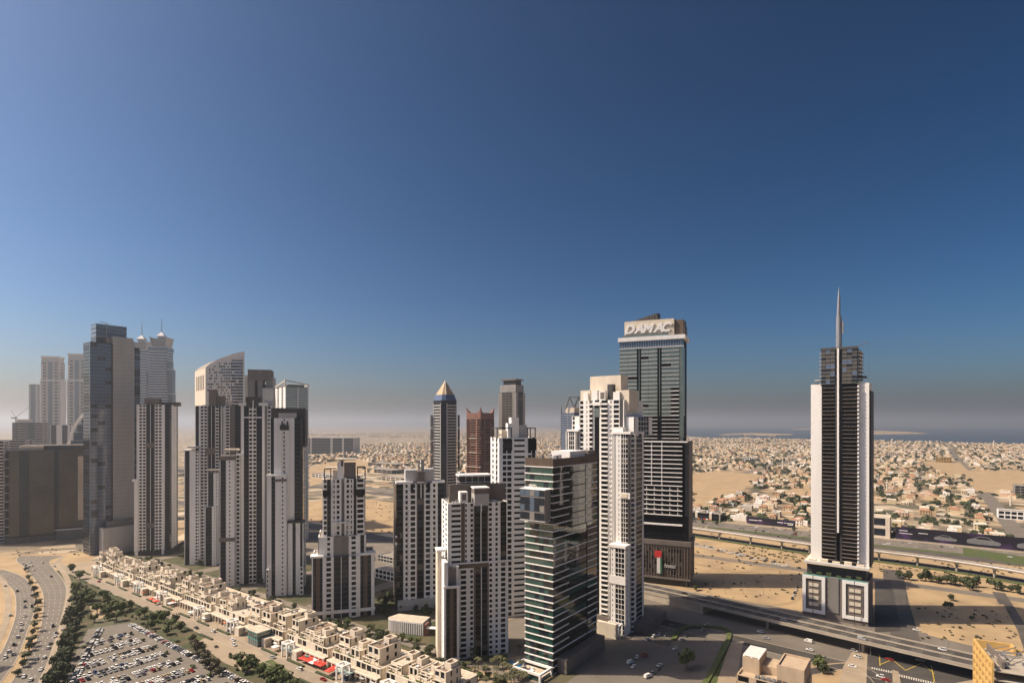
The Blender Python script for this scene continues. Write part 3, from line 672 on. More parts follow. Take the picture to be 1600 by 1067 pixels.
t.one('roof_block', 'white_b', t.X(720), t.X(732), 2, 9, zt-1, t.Z(770)); t.one('roof_vent', 'taupe', t.X(723), t.X(729), 1.8, 1.98, t.Z(783), t.Z(773))
t.vol(t.X(718, 14), t.X(767, 14), 14, 25, zt-1, t.Z(745, 0, 14), 4.2, F=[(1, 'G4')], L=[(1, 'G1')], R=[(1, 'G1')], glass='glass_b', line='grey'); t.one('roof_wall', 'taupe', t.X(702, 12), t.X(790, 12), 12, 13.9, zt-1, t.Z(757, 0, 12)); t.one('roof_rim', 'white_b', t.X(717, 13.5), t.X(768, 13.5), 13.5, 25.5, t.Z(745, 0, 14)+.02, t.Z(742.5, 0, 14))
clutter(t, 1, 12, 1, 10, zt-.9, 7, 41); clutter(t, t.X(766), t.w-1, 1, 11, zt-.9, 5, 42); t.done()

# Q
t = Tower('apartment_tower', 'white apartment tower with ribbon windows behind the dark green glass office', 'tower', 780, 838, 440, 16)
zt = t.Z(684); fh = 8.9/FPX*440; D = 28
t.vol(0, t.w, 0, D, 0, zt, fh, F=[780, (785, 'W'), (792, 'v'), (800, 'v'), (802, 'W'), (821.5, 'H'), (824.5, 'W'), (831, 'v'), (838, 'G')], L=[(1, 'W'), (1.4, 'w'), (1, 'W'), (1.4, 'B'), (1, 'W')], R=SIDE, glass='glass')
for a, b_ in ((786, 800), (825, 838)): t.one('tall_window', 'glass', t.X(a), t.X(b_), -.5, -.02, t.Z(704), t.Z(686)); 
t.one('roof_block', 'white_b', t.X(794), t.X(803), 1, 7, zt-1, t.Z(661)); t.one('roof_block', 'white_b', t.X(800), t.X(812), 2, 9, zt-1, t.Z(652)); t.one('roof_block', 'grey', t.X(813), t.X(825), 3, 10, zt-1, t.Z(664)); t.one('roof_block', 'cream', t.X(786), t.X(799), 4, 12, zt-1, t.Z(672))
frame_roof(t, t.X(776, 1), t.X(800), .5, 16, zt-1, t.Z(668), 'dark_panel'); frame_roof(t, t.X(824), t.X(837.5), .5, 14, zt-1, t.Z(668), 'dark_panel')
clutter(t, 1, t.w-2, 12, D-2, zt-.9, 6, 51); t.done()

# T (turned to the street grid, sunlit)
t = Tower('apartment_tower', 'tall sunlit cream apartment tower with deep balconies in front of the lettered glass tower', 'tower', 905, 975, 441, -36.5)
fh = 7.45/FPX*430; x1 = t.X(957); D = 34; zt = t.Z(626)
t.vol(0, t.w, 0, D, 0, zt, fh, F=[905, (912, 'v'), (915.5, 'W'), (918.5, 'q'), (920, 'W'), (927, 'B'), (929, 'W'), (936.5, 'g'), (938, 'W'), (951, 'B'), (953, 'W'), (956.5, 'q'), (958, 'W'), (968, 'v'), (975, 'K')], L=SIDE, R=[(.3, 'W'), (.7, 'W')], wm='white_b', glass='glass', bal=1.6)
t.one('glass_bridge', 'glass_teal', t.X(929), t.X(936.5), -.4, -.02, t.Z(652), t.Z(638)); t.one('lintel', 'white_b', t.X(926), t.X(939), -1.4, -.02, t.Z(634), t.Z(629))
t.vol(t.X(893.5, 2), -.02, 2, D, 0, t.Z(650), fh, F=[893.5, (898.5, 'v'), (905, 'W')], L=SIDE, wm='white_b')
t.vol(t.X(887, 1), t.X(903, 1), 1-3, 1.98, 0, t.Z(674), fh, F=[887, (889, 'W'), (897, 'G2'), (903, 'W')], L=[(1, 'W')], R=[(1, 'W')], wm='white_b', glass='glass', line='white_b'); t.one('cap', 'white_b', t.X(886, -2), t.X(904, -2), -2.5, 2, t.Z(674)+.02, t.Z(671))
# right wings
ya = -7.0; xa, xb = t.X(957, ya), t.X(984, ya); Dw = max(14, min(30, t.YR(1006, xb)-ya))
t.vol(xa, xb, ya, ya+Dw, 0, t.Z(677), fh, F=[957, (960, 'W'), (962, 'Z'), (965.5, 'W'), (968.5, 'o'), (970.5, 'W'), (980.5, 'G2'), (984, 'K')], R=[(.06, 'K'), (.3, 'B'), (.08, 'W'), (.44, 'G'), (.12, 'W')], L=[(1, 'W')], wm='white_b', glass='glass', line='white_b')
t.one('cap', 'white_b', xa-.5, xb+.8, ya-.7, ya+4, t.Z(677)+.02, t.Z(673.5)); t.one('cap', 'white', xb-.2, xb+.8, ya+4.02, ya+Dw, t.Z(677)+.02, t.Z(674)); t.one('roof_block', 'white_b', xa, t.X(972, ya), ya+1, ya+7, t.Z(674)+.02, t.Z(667))
t.one('band', 'white_b', t.X(968, ya), xb+.3, ya-.5, ya-.02, t.Z(771), t.Z(762)); t.one('band_panel', 'cream', t.X(971, ya), t.X(981, ya), ya-.8, ya-.52, t.Z(769.5), t.Z(763.5))
xc = t.X(972, ya); 
t.vol(t.w+.02, t.X(990), -.02+2, D, t.Z(680), t.Z(652), fh, F=[(1, 'W')], R=[(.2, 'W'), (.6, 'G3'), (.2, 'W')], wm='white', glass='glass', line='white')
yb = ya-8; xa2, xb2 = t.X(953, yb), t.X(977, yb); 
t.vol(xa2, xb2, yb, ya-.02, 0, t.Z(840), fh, F=[953, (955.5, 'W'), (958.5, 'o'), (961.5, 'W'), (975, 'G2'), (977, 'K')], R=[(1, 'W'), (1, 'o'), (1, 'W')], L=[(1, 'W')], wm='white_b', glass='glass', line='white_b')
t.one('cap', 'white_b', xa2-.4, xb2+.5, yb-.6, ya, t.Z(840)+.02, t.Z(836)); t.one('band', 'white_b', xa2, xb2+.3, yb-.5, yb-.02, t.Z(892), t.Z(880)); t.one('band', 'white_b', xa2-.3, xb2+.4, yb-.5, yb-.02, t.Z(982), t.Z(972)); clutter(t, xa2+1, xb2-1, yb+1, ya-1, t.Z(840)-.9, 4, 5)
frame_roof(t, t.X(951, yb-2), t.X(972, yb-2), yb-6, yb-.6, 0, 9, 'white_b', .8)
# crown
t.one('roof_block', 'cream', t.X(922, 10), t.X(970, 10), 10, 22, zt-1, t.Z(589, 0, 10)); t.one('roof_block', 'cream', t.X(907, 3), t.X(922, 3), 3, 16, zt-1, t.Z(610)); t.one('roof_block', 'white_b', t.X(911, 1), t.X(918, 1), 1.5, 2.98, zt-1, t.Z(614)); t.one('roof_block', 'white_b', t.X(924, 1), t.X(933, 1), 1, 9.5, zt-1, t.Z(611)); t.one('roof_frame', 'white_b', t.X(936, 1), t.X(946, 1), .8, 3, zt-1, t.Z(612)); t.one('roof_void', 'taupe', t.X(938, .6), t.X(944, .6), .6, .78, zt+1, t.Z(614))
t.one('roof_block', 'dark_panel', t.X(949, 3), t.X(957, 3), 3, 8, zt-1, t.Z(602)); t.one('roof_block', 'cream', t.X(962, 3), t.X(983, 3), 3, 20, zt-8, t.Z(609, t.w)); t.one('roof_block', 'white_b', t.X(958, 1), t.X(968, 1), 1, 2.98, zt-1, t.Z(614))
t.one('podium', 'taupe', -6, t.w+18, -2.5, D+3, 0, 6); t.one('podium_wall', 'cream', t.X(936, -20), t.X(966, -20), -24, yb-6.2, 0, 10); t.done()
# ---- lettering
def letter_mesh(ch, m, shear=0.0, bold=0.0, depth=.1):
    cu = bpy.data.curves.new('letter', 'FONT'); cu.body = ch; cu.size = 1.0; cu.shear = shear; cu.offset = bold; cu.extrude = depth; cu.resolution_u = 3
    o = bpy.data.objects.new('letter_tmp', cu); COL.objects.link(o)
    dg = bpy.context.evaluated_depsgraph_get(); me = bpy.data.meshes.new_from_object(o.evaluated_get(dg))
    bpy.data.objects.remove(o); me.materials.clear(); me.materials.append(MATS[m]); return me
def sign(t, text, m, x0, x1, y, z0, z1, shear=0., bold=0., depth=.15, gap=.04, name='letter', host=None):
    """raised letters on a front wall at local y, filling x0..x1, z0..z1"""
    ms = []; tot = 0.0
    for ch in text:
        me = letter_mesh(ch, m, shear, bold, depth); xs = [v.co.x for v in me.vertices]; ys = [v.co.y for v in me.vertices]
        ms.append((me, min(xs), max(xs), min(ys), max(ys))); tot += max(xs)-min(xs)+gap
    tot -= gap; sx = (x1-x0)/tot; hh = max(q[4] for q in ms); lo = min(0, min(q[3] for q in ms)); sz = (z1-z0)/(hh-lo); x = x0
    for me, a, b_, c, d in ms:
        o = link(name, me, t.root, (x-a*sx, y, z0-lo*sz), (sx, sz, 1.0)); o.rotation_euler = (math.pi/2, 0, 0)
        if host: t.under(o, host)
        x += (b_-a+gap)*sx

# ---- U: green glass office tower
t = Tower('office_tower', 'dark green glass office tower ringed with white floor bands and a jutting glass box', 'tower', 821, 864, 353, -36.5)
D = t.YR(932.5, t.w); zt = t.Z(729.5, t.w); zb = 0.0; fh = 11.0/FPX*341; n = int(round(zt/fh)); fh = zt/n
t.one('core', 'core', .5, t.w-.5, .5, D-.5, 0, zt-.5)
def ustrip(face, a, b_, k, gm):
    L, fr = t.frame(face, (0, t.w, 0, D)); return fr(a, b_, -.45, -.1, zt-(k+1)*fh+.02, zt-k*fh-.62)
pan = 6
for k in range(n):
    for j in range(pan):
        a = t.w*j/pan
        t.rep('window', t.r.choice(['glass_green', 'glass_green', 'glass_green', 'glass_b', 'glass_black']), ustrip('F', a+.04, a+t.w/pan-.04, k, 0))
    for j, (a, b_) in enumerate(((0, .33), (.33, .74), (.76, 1))):
        t.rep('window', 'glass_black' if t.r.random() < .85 else 'glass_green', ustrip('R', D*a+.04, D*b_-.04, k, 0))
for k in range(n+1):
    z = zt-k*fh
    t.one('floor_band', 'white_b', -.5, t.w+.45, -.5, .1, z-.52, z+.05)
    e = D if k < 8 and k % 2 == 0 else (D*.74 if k % 2 == 0 else D*.33)
    if k == 0: e = D
    t.one('floor_band', 'white_b', t.w-.1, t.w+.45, .12, e, z-.52, z+.05)
    if k % 2 or k >= 8: t.one('floor_band', 'white_b', t.w-.1, t.w+.40, D*.77, D, z-.66, z+.01)
    t.one('floor_band', 'white_b', -.5, .1, .12, D, z-.52, z+.05)
t.one('corner_slot', 'glass_teal', t.w-.2, t.w+.2, D*.72, D*.77, zt-9*fh, zt-1)
t.one('side_panel', 'brown', t.w-.2, t.w+.3, D*.76, D, zt-11.5*fh, zt-9.6*fh)
# jutting box
xa, xb, ya = t.X(812.5, -7), t.X(850.5, -7), -7.0
zb0, zb1 = t.Z(812, 6, -7), t.Z(763, 6, -7)
t.host['box_pane'] = t.one('box_body', 'grey_mid', xa+.2, t.X(851, -7), ya+.2, -.5, zb0+.2, zb1-.4)
for i in range(5):
    for k in range(4):
        w = (xb-xa)/5; h = (zb1-zb0-.8)/4
        t.rep('box_pane', t.r.choice(['glass_b', 'glass_b', 'glass_sky', 'grey_mid']), (xa+i*w+.1, xa+(i+1)*w-.1, ya, ya+.18, zb0+.4+k*h+(.8 if k % 2 else .1), zb0+.4+(k+1)*h-.12))
t.one('box_roof', 'white_b', xa-.2, t.X(851, -7)+.2, ya-.2, -.55, zb1-.4, zb1); t.one('box_floor', 'grey', xa-.2, t.X(851, -7)+.2, ya-.2, -.55, zb0-.3, zb0+.2)
for x in (xa+4.5, xa+7): frame_roof(t, x, x+1.8, -4, -2.2, zb1, zb1+2.2, 'white_b', .25)
# roof
zr = t.Z(717, t.w)
nl = 26
for i in range(nl): t.rep('louvre', 'brown', (t.w*i/nl+.05, t.w*(i+1)/nl-.12, -.2, .15, zt+.1, zr))
for i in range(34): t.rep('louvre', 'brown', (t.w-.1, t.w+.25, D*i/34+.05, D*(i+1)/34-.12, zt+.1, zr-.3))
t.one('louvre_back', 'taupe', .2, t.w-.15, .2, D-.2, zt-.4, zr-.9); t.one('parapet_top', 'brown', -.2, t.w+.3, -.25, .3, zr, zr+.3); t.one('parapet_top', 'brown', t.w-.3, t.w+.32, .32, D, zr-.3, zr)
t.one('roof_house', 'white_b', 3, t.w-3, D*.45, D*.8, zr-.9, zr+3.5); t.one('roof_house', 'taupe', t.w*.3, t.w-1, D*.82, D-.3, zr-.9, zr+3.2); clutter(t, 2, t.w-3, 3, D*.42, zr-.9, 9, 77)
# entrance terrace frame
frame_roof(t, -1, t.w+.2, -14, -.7, 0, t.Z(1040, 0, -14), 'white_b', 1.2); t.one('terrace', 'cream_roof', .3, t.w-1, -12.7, -.75, 0, t.Z(1040, 0, -14)-3); t.one('entrance_glass', 'glass_green', .2, t.w-1.0, -12.9, -12.72, 0, t.Z(1040, 0, -14)-2)
clutter(t, 2, t.w-4, -11, -4, t.Z(1040, 0, -14)-3, 4, 6)
t.one('podium', 'taupe', t.w+.5, t.w+7, 4, D-2, 0, 9); t.done()

# ---- V: lettered glass tower
t = Tower('hotel_tower', 'tall teal glass hotel tower with big white roof lettering and balcony slabs', 'tower', 968, 1068, 547, -24, nwin=300)
W = t.w; D = 30.0; z = t.Z
zp = z(534); z1 = z(546); z2 = z(650); z3 = z(690); z4 = z(756); z5 = z(800); z6 = z(838); z7 = z(845)
t.one('core', 'core', .8, W-.8, 1.5, D-1, z6, zp); t.one('lower_core', 'core', .2, W+3.4, 2.2, D, z6, z3-1)
cols = [968, 981, 995.5, 1001, 1013, 1027, 1033, 1048, 1062]
bays_ = [(968.3, 981), (981.3, 995), (1002, 1013), (1013.5, 1027), (1034, 1048), (1048.3, 1061)]
fh = 6.0/FPX*547; n = int((z1-z2)/fh); fh = (z1-z2)/n
for k in range(n):
    for i, (a, b_) in enumerate(bays_):
        if i == 5 and k >= n-7: 
            t.rep('balcony_slab', 'grey', (t.X(a), t.X(b_), -.2, 1.6, z1-(k+1)*fh, z1-(k+1)*fh+1.1)); continue
        t.rep('window', 'glass_teal' if t.r.random() < .97 else 'glass', (t.X(a), t.X(b_), 0, .3, z1-(k+1)*fh+.45, z1-k*fh-.05))
    for a, b_ in ((968.1, 995.2), (1001.8, 1027.2), (1033.8, 1061.2)):
        t.tiny('floor_line', 'white', (t.X(a), t.X(b_), -.25, .28, z1-(k+1)*fh, z1-(k+1)*fh+.42))
    t.rep('side_window', 'glass_teal', (W-.5, W+.0, 1.5, D*.3, z1-(k+1)*fh+.1, z1-k*fh-.1))
t.one('slot_glass', 'glass', t.X(995.4), t.X(1001.6), .9, 1.4, z3, z1); t.one('slot_glass', 'glass', t.X(1027.4), t.X(1033.6), .9, 1.4, z3, z1)
for u in (998.5, 1030.5): t.one('slot_mullion', 'glass_teal', t.X(u)-.4, t.X(u)+.4, .3, .9, z2, z1)
t.one('edge_glass', 'glass_teal', t.X(1061.5), W, .1, 1.4, z2-20, z1); t.one('edge_glass', 'glass_teal', t.X(1062.5), W-.6, .5, 1.4, z3, z2-20.05)
t.one('attic_glass', 'glass_sky', 0, W, .1, 1.4, z1+.6, zp-.4); t.one('attic_line', 'white', -.1, W+.1, -.2, 1.4, z1, z1+.58)
for i in range(1, 26): t.rep('attic_mullion', 'grey', (W*i/26-.12, W*i/26+.12, -.12, .09, z1+.6, zp-.4))
t.one('cornice', 'white', -1.2, W+1.6, -1.4, D+1, zp-.4, z(528.5)); t.one('terrace_glass', 'glass_teal', 2, W-14, .6, .8, z(528.5), z(525))
nf = int(round((z2-z3)/fh)); f2 = (z2-z3)/nf
for k in range(nf):
    for a, b_ in ((968.3, 981), (981.6, 995), (1002, 1013), (1013.5, 1027), (1034, 1048), (1048.3, 1061)):
        t.rep('balcony_slab', 'white', (t.X(a), t.X(b_), -.3, 1.9, z3+k*f2, z3+k*f2+.5))
f3 = fh; n3 = int((z3-z4)/f3); f3 = (z3-z4)/n3
for k in range(n3):
    t.rep('balcony_slab', 'white', (-.2, t.X(1066), -.9, 2.2, z4+k*f3, z4+k*f3+.75)); t.rep('window', 'glass', (.2, t.X(1066), 1.75, 2.15, z4+k*f3+.8, z4+(k+1)*f3-.05))
for u in (984.5, 1001, 1018, 1034): t.one('balcony_fin', 'white', t.X(u)-.3, t.X(u)+.3, -.7, 1.7, z4, z3)
t.one('top_slab', 'white', -.4, W+3.6, -1.2, 3, z3, z3+1.2); 
n4 = int((z4-z5)/f3); f4 = (z4-z5)/n4
for k in range(n4):
    t.rep('balcony_slab', 'white', (-.2, t.X(1066), -1.0, 2.2, z5+k*f4, z5+k*f4+.7)); t.rep('window', 'glass', (.2, t.X(1066), 1.9, 2.15, z5+k*f4+.75, z5+(k+1)*f4-.05))
    for j in range(8):
        x = t.X(1066)*(j+.6)/8.2; t.rep('balcony_divider', 'white', (x, x+.35, -.7, 1.85, z5+k*f4+.72, z5+k*f4+f4*.72)); t.rep('planter', 'grey', (x+.4, x+2.2, -.75, -.2, z5+k*f4+.72, z5+k*f4+1.5))
t.one('dark_storey', 'glass', 0, W+4, 1.2, 2.1, z6, z5-.05); t.one('ledge', 'white', 0, t.X(1066), -1.2, 1.2, z(815), z(813)); t.one('flank_glass', 'dark_panel', W+1, W+3.9, 1.6, D+1, z6, z3)
t.one('flank_fin', 'taupe', W+3.2, W+4.5, 3, D+1.5, z6, z3+1)
# podium
t.one('podium_band', 'taupe', -1, W+6.5, -1.0, D+3, z7, z6); t.host['podium_window'] = t.host['podium_fin'] = t.one('podium', 'brown', -.6, W+6, -.4, D+2, 6, z7)
t.one('podium_foot', 'dark_panel', 1, W+4, 1.5, D, 0, 6)
m_, nrow = 26, 6
for i in range(m_):
    x = (W+6)*i/m_; t.rep('podium_fin', 'taupe', (x, x+.5, -1.0, -.42, 8, z7-.5))
for k in range(nrow):
    for i in range(3, m_-3):
        x = (W+6)*i/m_; zz = 11+(z7-13)*k/nrow
        t.rep('podium_window', 'glass_brown' if t.r.random() < .45 else 'glass_beige', (x+.55, x+(W+6)/m_-.05, -.62, -.42, zz, zz+(z7-13)/nrow-.9))
t.one('podium_foot_band', 'taupe', -.8, W+6.2, -1.1, -.42, 6, 7.8)
t.one('flag_head', 'flag_red', t.X(1023.5), t.X(1034), -2.0, -1.6, z(864), z(854)); 
xa = t.X(1027); xb = t.X(1034.5); w3 = (xb-xa)/3
for i, m in enumerate(('flag_white', 'flag_white', 'flag_green')): t.one('flag_stripe', m, xa+i*w3, xa+(i+1)*w3, -1.9, -1.65, z(888), z(864)+.02)
t.one('flag_stripe', 'flag_black', xb, xb+w3*.5, -1.9, -1.65, z(888), z(864)+.02)
sign(t, 'Paramount', 'sign_white', t.X(1038.5), t.X(1056), -1.35, z(878.5), z(872.5), shear=.3, bold=.0, gap=.07, host=t.host['podium_fin'])
# crown
zc = z(503); xa, xb = t.X(975), t.X(1051)
sw = t.one('sign_wall', 'cream', xa, xb+1, 2, 12, z(527), zc); t.one('sign_wall_side', 'brown', xb+1.02, xb+9, 4, 14, z(527), z(505)); t.one('crown_block', 'taupe', xb+9, W-.5, 5, 16, z(527), z(507)); t.one('crown_fin', 'dark_panel', W-.45, W+.8, 4, 14, z(525), z(507))
t.one('crown_base', 'taupe', 2, W-1, 6, D-2, z(528.4), z(525)); t.one('planting', 'leaf', t.X(1002), t.X(1012), .9, 1.8, z(528.4), z(524.5))
t.one('crown_back', 'taupe', xa, W, 14.02, D-3, z(528.3), z(512))
sign(t, 'DAMAC', 'sign_white', t.X(975.5), t.X(1050), 1.3, z(522.5), z(508.5), shear=.32, bold=.035, depth=.5, gap=-.10, host=sw)
b = MB(); xa, xb = t.X(978, 8), t.X(1028, 8)
P0 = [(xa, 13, zc-2), (xb, 13, zc-2), (xb, 22, zc-2), (xa, 22, zc-2)]; P1 = [(xa, 13, zc+.5), (xb-2, 13, z(493.5, 0, 13)), (xb, 22, z(495, 0, 22)), (xa, 22, zc+1)]
for i in range(4): b.quad([P0[i], P0[(i+1) % 4], P1[(i+1) % 4], P1[i]], 'metal_dark')
b.quad(P1, 'brown'); b.build('slanted_roof', t.root)
for i in range(9):
    x = xa+(xb-2-xa)*(i+1)/10; h = zc+.5+(z(493.5, 0, 13)-zc-.5)*(i+1)/10; t.one('roof_rib', 'brown', x-.3, x+.3, 12.6, 13, zc-2, h-.4)
t.done()

# ---- W: white tower with spire
t = Tower('spire_tower', 'white slab tower with black glass centre and tall needle spire', 'tower', 1254, 1357, 447, -36.5)
W = t.w; z = t.Z; D = 38
yw = 9.0; yc = 6.0
zp = z(897)
pod = t.one('podium', 'taupe', 0, W, 0, D, 0, zp)
for (a, b_) in ((1254, 1289.5), (1316, 1356.5)):
    x0, x1 = t.X(a), t.X(b_); z0, z1_ = 3.5, zp+.3; w = 2.4
    t.one('frame_bar', 'white_b', x0, x0+w, -.9, -.02, z0, z1_); t.one('frame_bar', 'white_b', x1-w, x1, -.9, -.02, z0, z1_)
    t.one('frame_bar', 'white_b', x0+w, x1-w, -.9, -.02, z1_-w, z1_); t.one('frame_bar', 'white_b', x0+w, x1-w, -.9, -.02, z0, z0+w)
    for k in range(4):
        zz = z0+w+3+(z1_-z0-2*w-4)*k/4; t.under(t.one('wall_bar', 'cream', x0+w+2.2, x1-w-2.2, -.45, -.02, zz, zz+2.6), pod)
    t.one('flagpole', 'metal_dark', (x0+x1)/2-.2, (x0+x1)/2+.2, -4.2, -3.6, 0, z1_+1)
t.one('centre_panel', 'grey_mid', t.X(1294), t.X(1310.5), -.6, -.02, 6, zp+1); 
for k in range(6): t.one('panel_joint', 'dark_panel', t.X(1291), t.X(1293.8), -.3, -.02, 8+k*5.2, 8.6+k*5.2)
t.one('terrace_edge', 'teal_paint', .5, W-.5, -.3, .3, zp+.35, zp+1.2)
z8 = z(876, 0, 4); 
t.one('terrace_recess', 'dark_panel', 2, W-2, 7, D-2, zp, z8-1); t.one('terrace_slab', 'cream', .4, W+.5, 2.0, D, z8-1, z8+.4); t.one('terrace_rail', 'white_b', .4, W+.5, 1.9, 2.3, z8+.4, z8+1.6)
for i in range(6): t.one('planting', 'leaf_dark', 3+i*6.6, 6.5+i*6.6, 1.2, 3.4, zp, zp+2.2+(i % 3)*.6)
for i in range(5): t.one('roof_pavilion', 'cream', 4+i*8, 9+i*8, 3.2, 6.5, z8+.4, z8+2.4+(i % 2))
# wings
xl0, xl1 = t.X(1267, yw), t.X(1284, yw); xr0, xr1 = t.X(1338, yw), t.X(1358, yw); zw = z(601, xl0, yw); zc0 = z8
t.one('white_wing', 'white_b', xl0, xl1-.02, yw, D-2, zc0, zw); t.one('white_wing', 'white_b', xr0+.02, xr1, yw, D-2, zc0, zw)
t.one('wing_flank', 'dark_panel', xr1+.02, xr1+1.2, yw+2, D-4, zc0, zw-6)
xc0, xc1 = t.X(1283, yc), t.X(1339.5, yc); zt = z(546, xc0, yc)
t.one('core', 'core', xc0+.4, xc1-.4, yc+1.8, D-4, zc0, zt-.5)
fh = 5.9/FPX*445; n = int((zw-zc0)/fh); xm0, xm1 = t.X(1304.5, yc), t.X(1315.5, yc)
for k in range(n):
    zz = zc0+k*fh
    for a, b_ in ((xc0, xm0), (xm1, xc1)):
        t.rep('floor_slab', 'taupe', (a, b_, yc-.1, yc+1.9, zz, zz+.38)); t.rep('window', t.r.choice(['glass', 'glass', 'glass_b', 'glass_brown']), (a+.2, b_-.2, yc+1.4, yc+1.79, zz+.52, zz+fh-.02))
    t.rep('edge_tooth', 'white_b', (xc1+.02, xc1+1.1, yc-.2, yw, zz, zz+1.5)) if k % 1 == 0 else None
m_ = int((zt-zw)/fh)
for k in range(m_+1):
    zz = zw+k*fh
    if zz+fh > zt+1: break
    for a, b_ in ((xc0, xm0), (xm1, xc1)):
        for j in range(3):
            w = (b_-a)/3; t.rep('window', t.r.choice(['glass_dusk', 'glass_b', 'glass_dusk', 'glass_blue']), (a+j*w+.12, a+(j+1)*w-.12, yc-.2, yc+.3, zz+.3, zz+fh-.05))
        t.rep('floor_slab', 'grey_mid', (a, b_, yc-.35, yc+1.9, zz-.1, zz+.28))
    t.rep('edge_fin', 'grey', (xc1+.02, xc1+2.2, yc+1, D-6, zz, zz+.5)); t.rep('edge_fin', 'grey', (xc0-1.4, xc0-.02, yc+.2, D-6, zz, zz+.5))
t.one('side_glass', 'glass_dusk', xc1-.3, xc1+.6, yc+1, D-5, zw, zt-.3)
t.one('roof', 'roof', xc0, xc1, yc+.4, D-5, zt-.5, zt); t.one('parapet', 'metal_dark', xc0-.5, xc1+.5, yc-.4, yc+.2, zt-1, zt+.8)
xm = (t.X(1308.2, yc), t.X(1311.2, yc)); t.one('centre_fin', 'white_b', xm[0], xm[1], yc-1.6, yc+1, z(828), zt)
t.one('fin_recess', 'dark_panel', xm0+.1, xm[0]-.6, yc+.6, yc+1.6, zc0, zt-1); t.one('fin_recess', 'dark_panel', xm[1]+.6, xm1-.1, yc+.6, yc+1.6, zc0, zt-1)
b = MB(); cx = (xm[0]+xm[1])/2; 
b.tube((cx, yc+4, zt-2), (cx, yc+4, z(497)), 2.2, 2.0, 'metal', 14); b.build('spire_shaft', t.root)
b = MB(); b.tube((cx-.2, yc+4, z(497)), (cx, yc+4, z(470)), 1.4, 1.0, 'metal', 12); b.tube((cx, yc+4, z(470)), (cx, yc+4, z(451)), 1.0, .1, 'metal', 12); b.build('spire_needle', t.root)
t.one('spire_box', 'metal', cx+2.1, cx+3.2, yc+3, yc+5, z(523), z(505))
b = MB(); b.tube((xc1-2, yc+5, zt+.5), (t.X(1357.5, yc+5), yc+5, z(539)), .3, .22, 'metal_dark', 5); b.build('roof_crane_jib', t.root)
b = MB(); b.tube((t.X(1357.3, yc+5), yc+5, z(539)), (t.X(1357.3, yc+5), yc+5, z(597)), .06, .06, 'metal_dark', 4); b.build('crane_cable', t.root)
t.one('helm_plate', 'grey', t.X(1272, yw), xc0-.05, yw+1, yw+12, z(594.5), z(593)); t.one('helm_plate', 'dark_panel', xc1+.7, t.X(1353, yw), yw+1, yw+12, z(592), z(590)); t.one('wing_house', 'dark_panel', t.X(1271, yw), xl1-.5, yw+3, yw+14, zw, z(598.5))
t.done()
# ---- C: blue glass tower with the grey slab
t = Tower('office_tower', 'tall blue glass office tower with a blank grey slab down its front', 'tower', 141, 219, 648, 53.7)
D = min(60, abs(t.YR(130, 0))); z = t.Z; zt = z(535); W = t.w; fh = 5.3/FPX*650
xa, xb = t.X(176), t.X(208, -2)
t.one('core', 'core', .5, W-.5, .5, D, 0, zt-1)
n = int(zt/fh); fh = zt/n
for k in range(n):
    for j in range(3):
        w = xa/3; t.rep('window', t.r.choice(['glass_blue']*6+['glass_sky', 'glass_sky', 'glass_b']), (j*w+.1, (j+1)*w-.1, 0, .4, k*fh+.5, (k+1)*fh-.05))
    t.rep('side_window', t.r.choice(['glass_b', 'glass_b', 'glass']), (0, .4, .3, D, k*fh+.6, (k+1)*fh-.05))
    if k*fh < z(545): t.rep('end_window', t.r.choice(['glass_blue', 'glass_b']), (xb+.3, W, 0, .4, k*fh+.5, (k+1)*fh-.05))
for i in range(0, 16): t.one('mullion', 'grey_mid', xa*i/15-.10, xa*i/15+.10, -.15, .05, 0, zt)
for i in range(1, 6): t.one('mullion', 'grey_mid', xb+(W-xb)*i/6-.1, xb+(W-xb)*i/6+.1, -.15, .05, 0, z(541))
t.one('corner_fin', 'glass_sky', -.5, .5, -.6, .3, 0, zt+.6)
t.one('grey_slab', 'grey', xa, xb, -2, 14, 0, z(522)); t.one('grey_slab', 'grey', xb+.02, t.X(209.5), -1, 14, 0, z(526))
for i in range(1, 12): t.one('slab_joint', 'grey_mid', xa+(xb-xa)*i/12-.06, xa+(xb-xa)*i/12+.06, -2.06, -1.98, 10, z(523))
for k in range(1, 52): t.rep('slab_joint', 'grey_mid', (xa+.1, xb-.1, -2.06, -1.99, k*z(523)/52, k*z(523)/52+.2))
t.one('slab_gap', 'dark_panel', xa-1.2, xa-.02, -.6, .6, 0, zt)
t.one('parapet', 'glass_b', -.2, xa, -.2, D, zt, zt+1)
zc = z(503); x0, x1 = t.X(150, 6), t.X(198, 6)
for k in range(3): t.one('crown_glass', 'glass_sky', x0, x1, 6, 22, zc-4.5-k*5.2, zc-.6-k*5.2); t.one('crown_band', 'grey_mid', x0-.3, x1+.3, 5.7, 22.3, zc-5.1-k*5.2, zc-4.52-k*5.2)
t.one('crown_leg', 'glass_b', x0, x0+(x1-x0)*.26, 6, 22, zt, zc-15); t.one('crown_leg', 'cream', t.X(166, 6), t.X(178, 6), 8, 20, zt, zc-15.1); t.one('crown_leg', 'grey_mid', t.X(192, 6), x1, 6, 22, zt, zc-15.1); t.one('crown_top', 'grey_mid', x0-.3, x1+.3, 5.7, 22.3, zc-.6, zc)
b = MB(); x = t.X(166, 4); b.tube((x, 4, zt), (x, 4, z(501)), .5, .4, 'metal', 5); b.tube((t.X(156, 4), 4, z(500)), (t.X(171, 4), 4, z(502)), .35, .3, 'metal', 5); b.build('roof_crane', t.root)
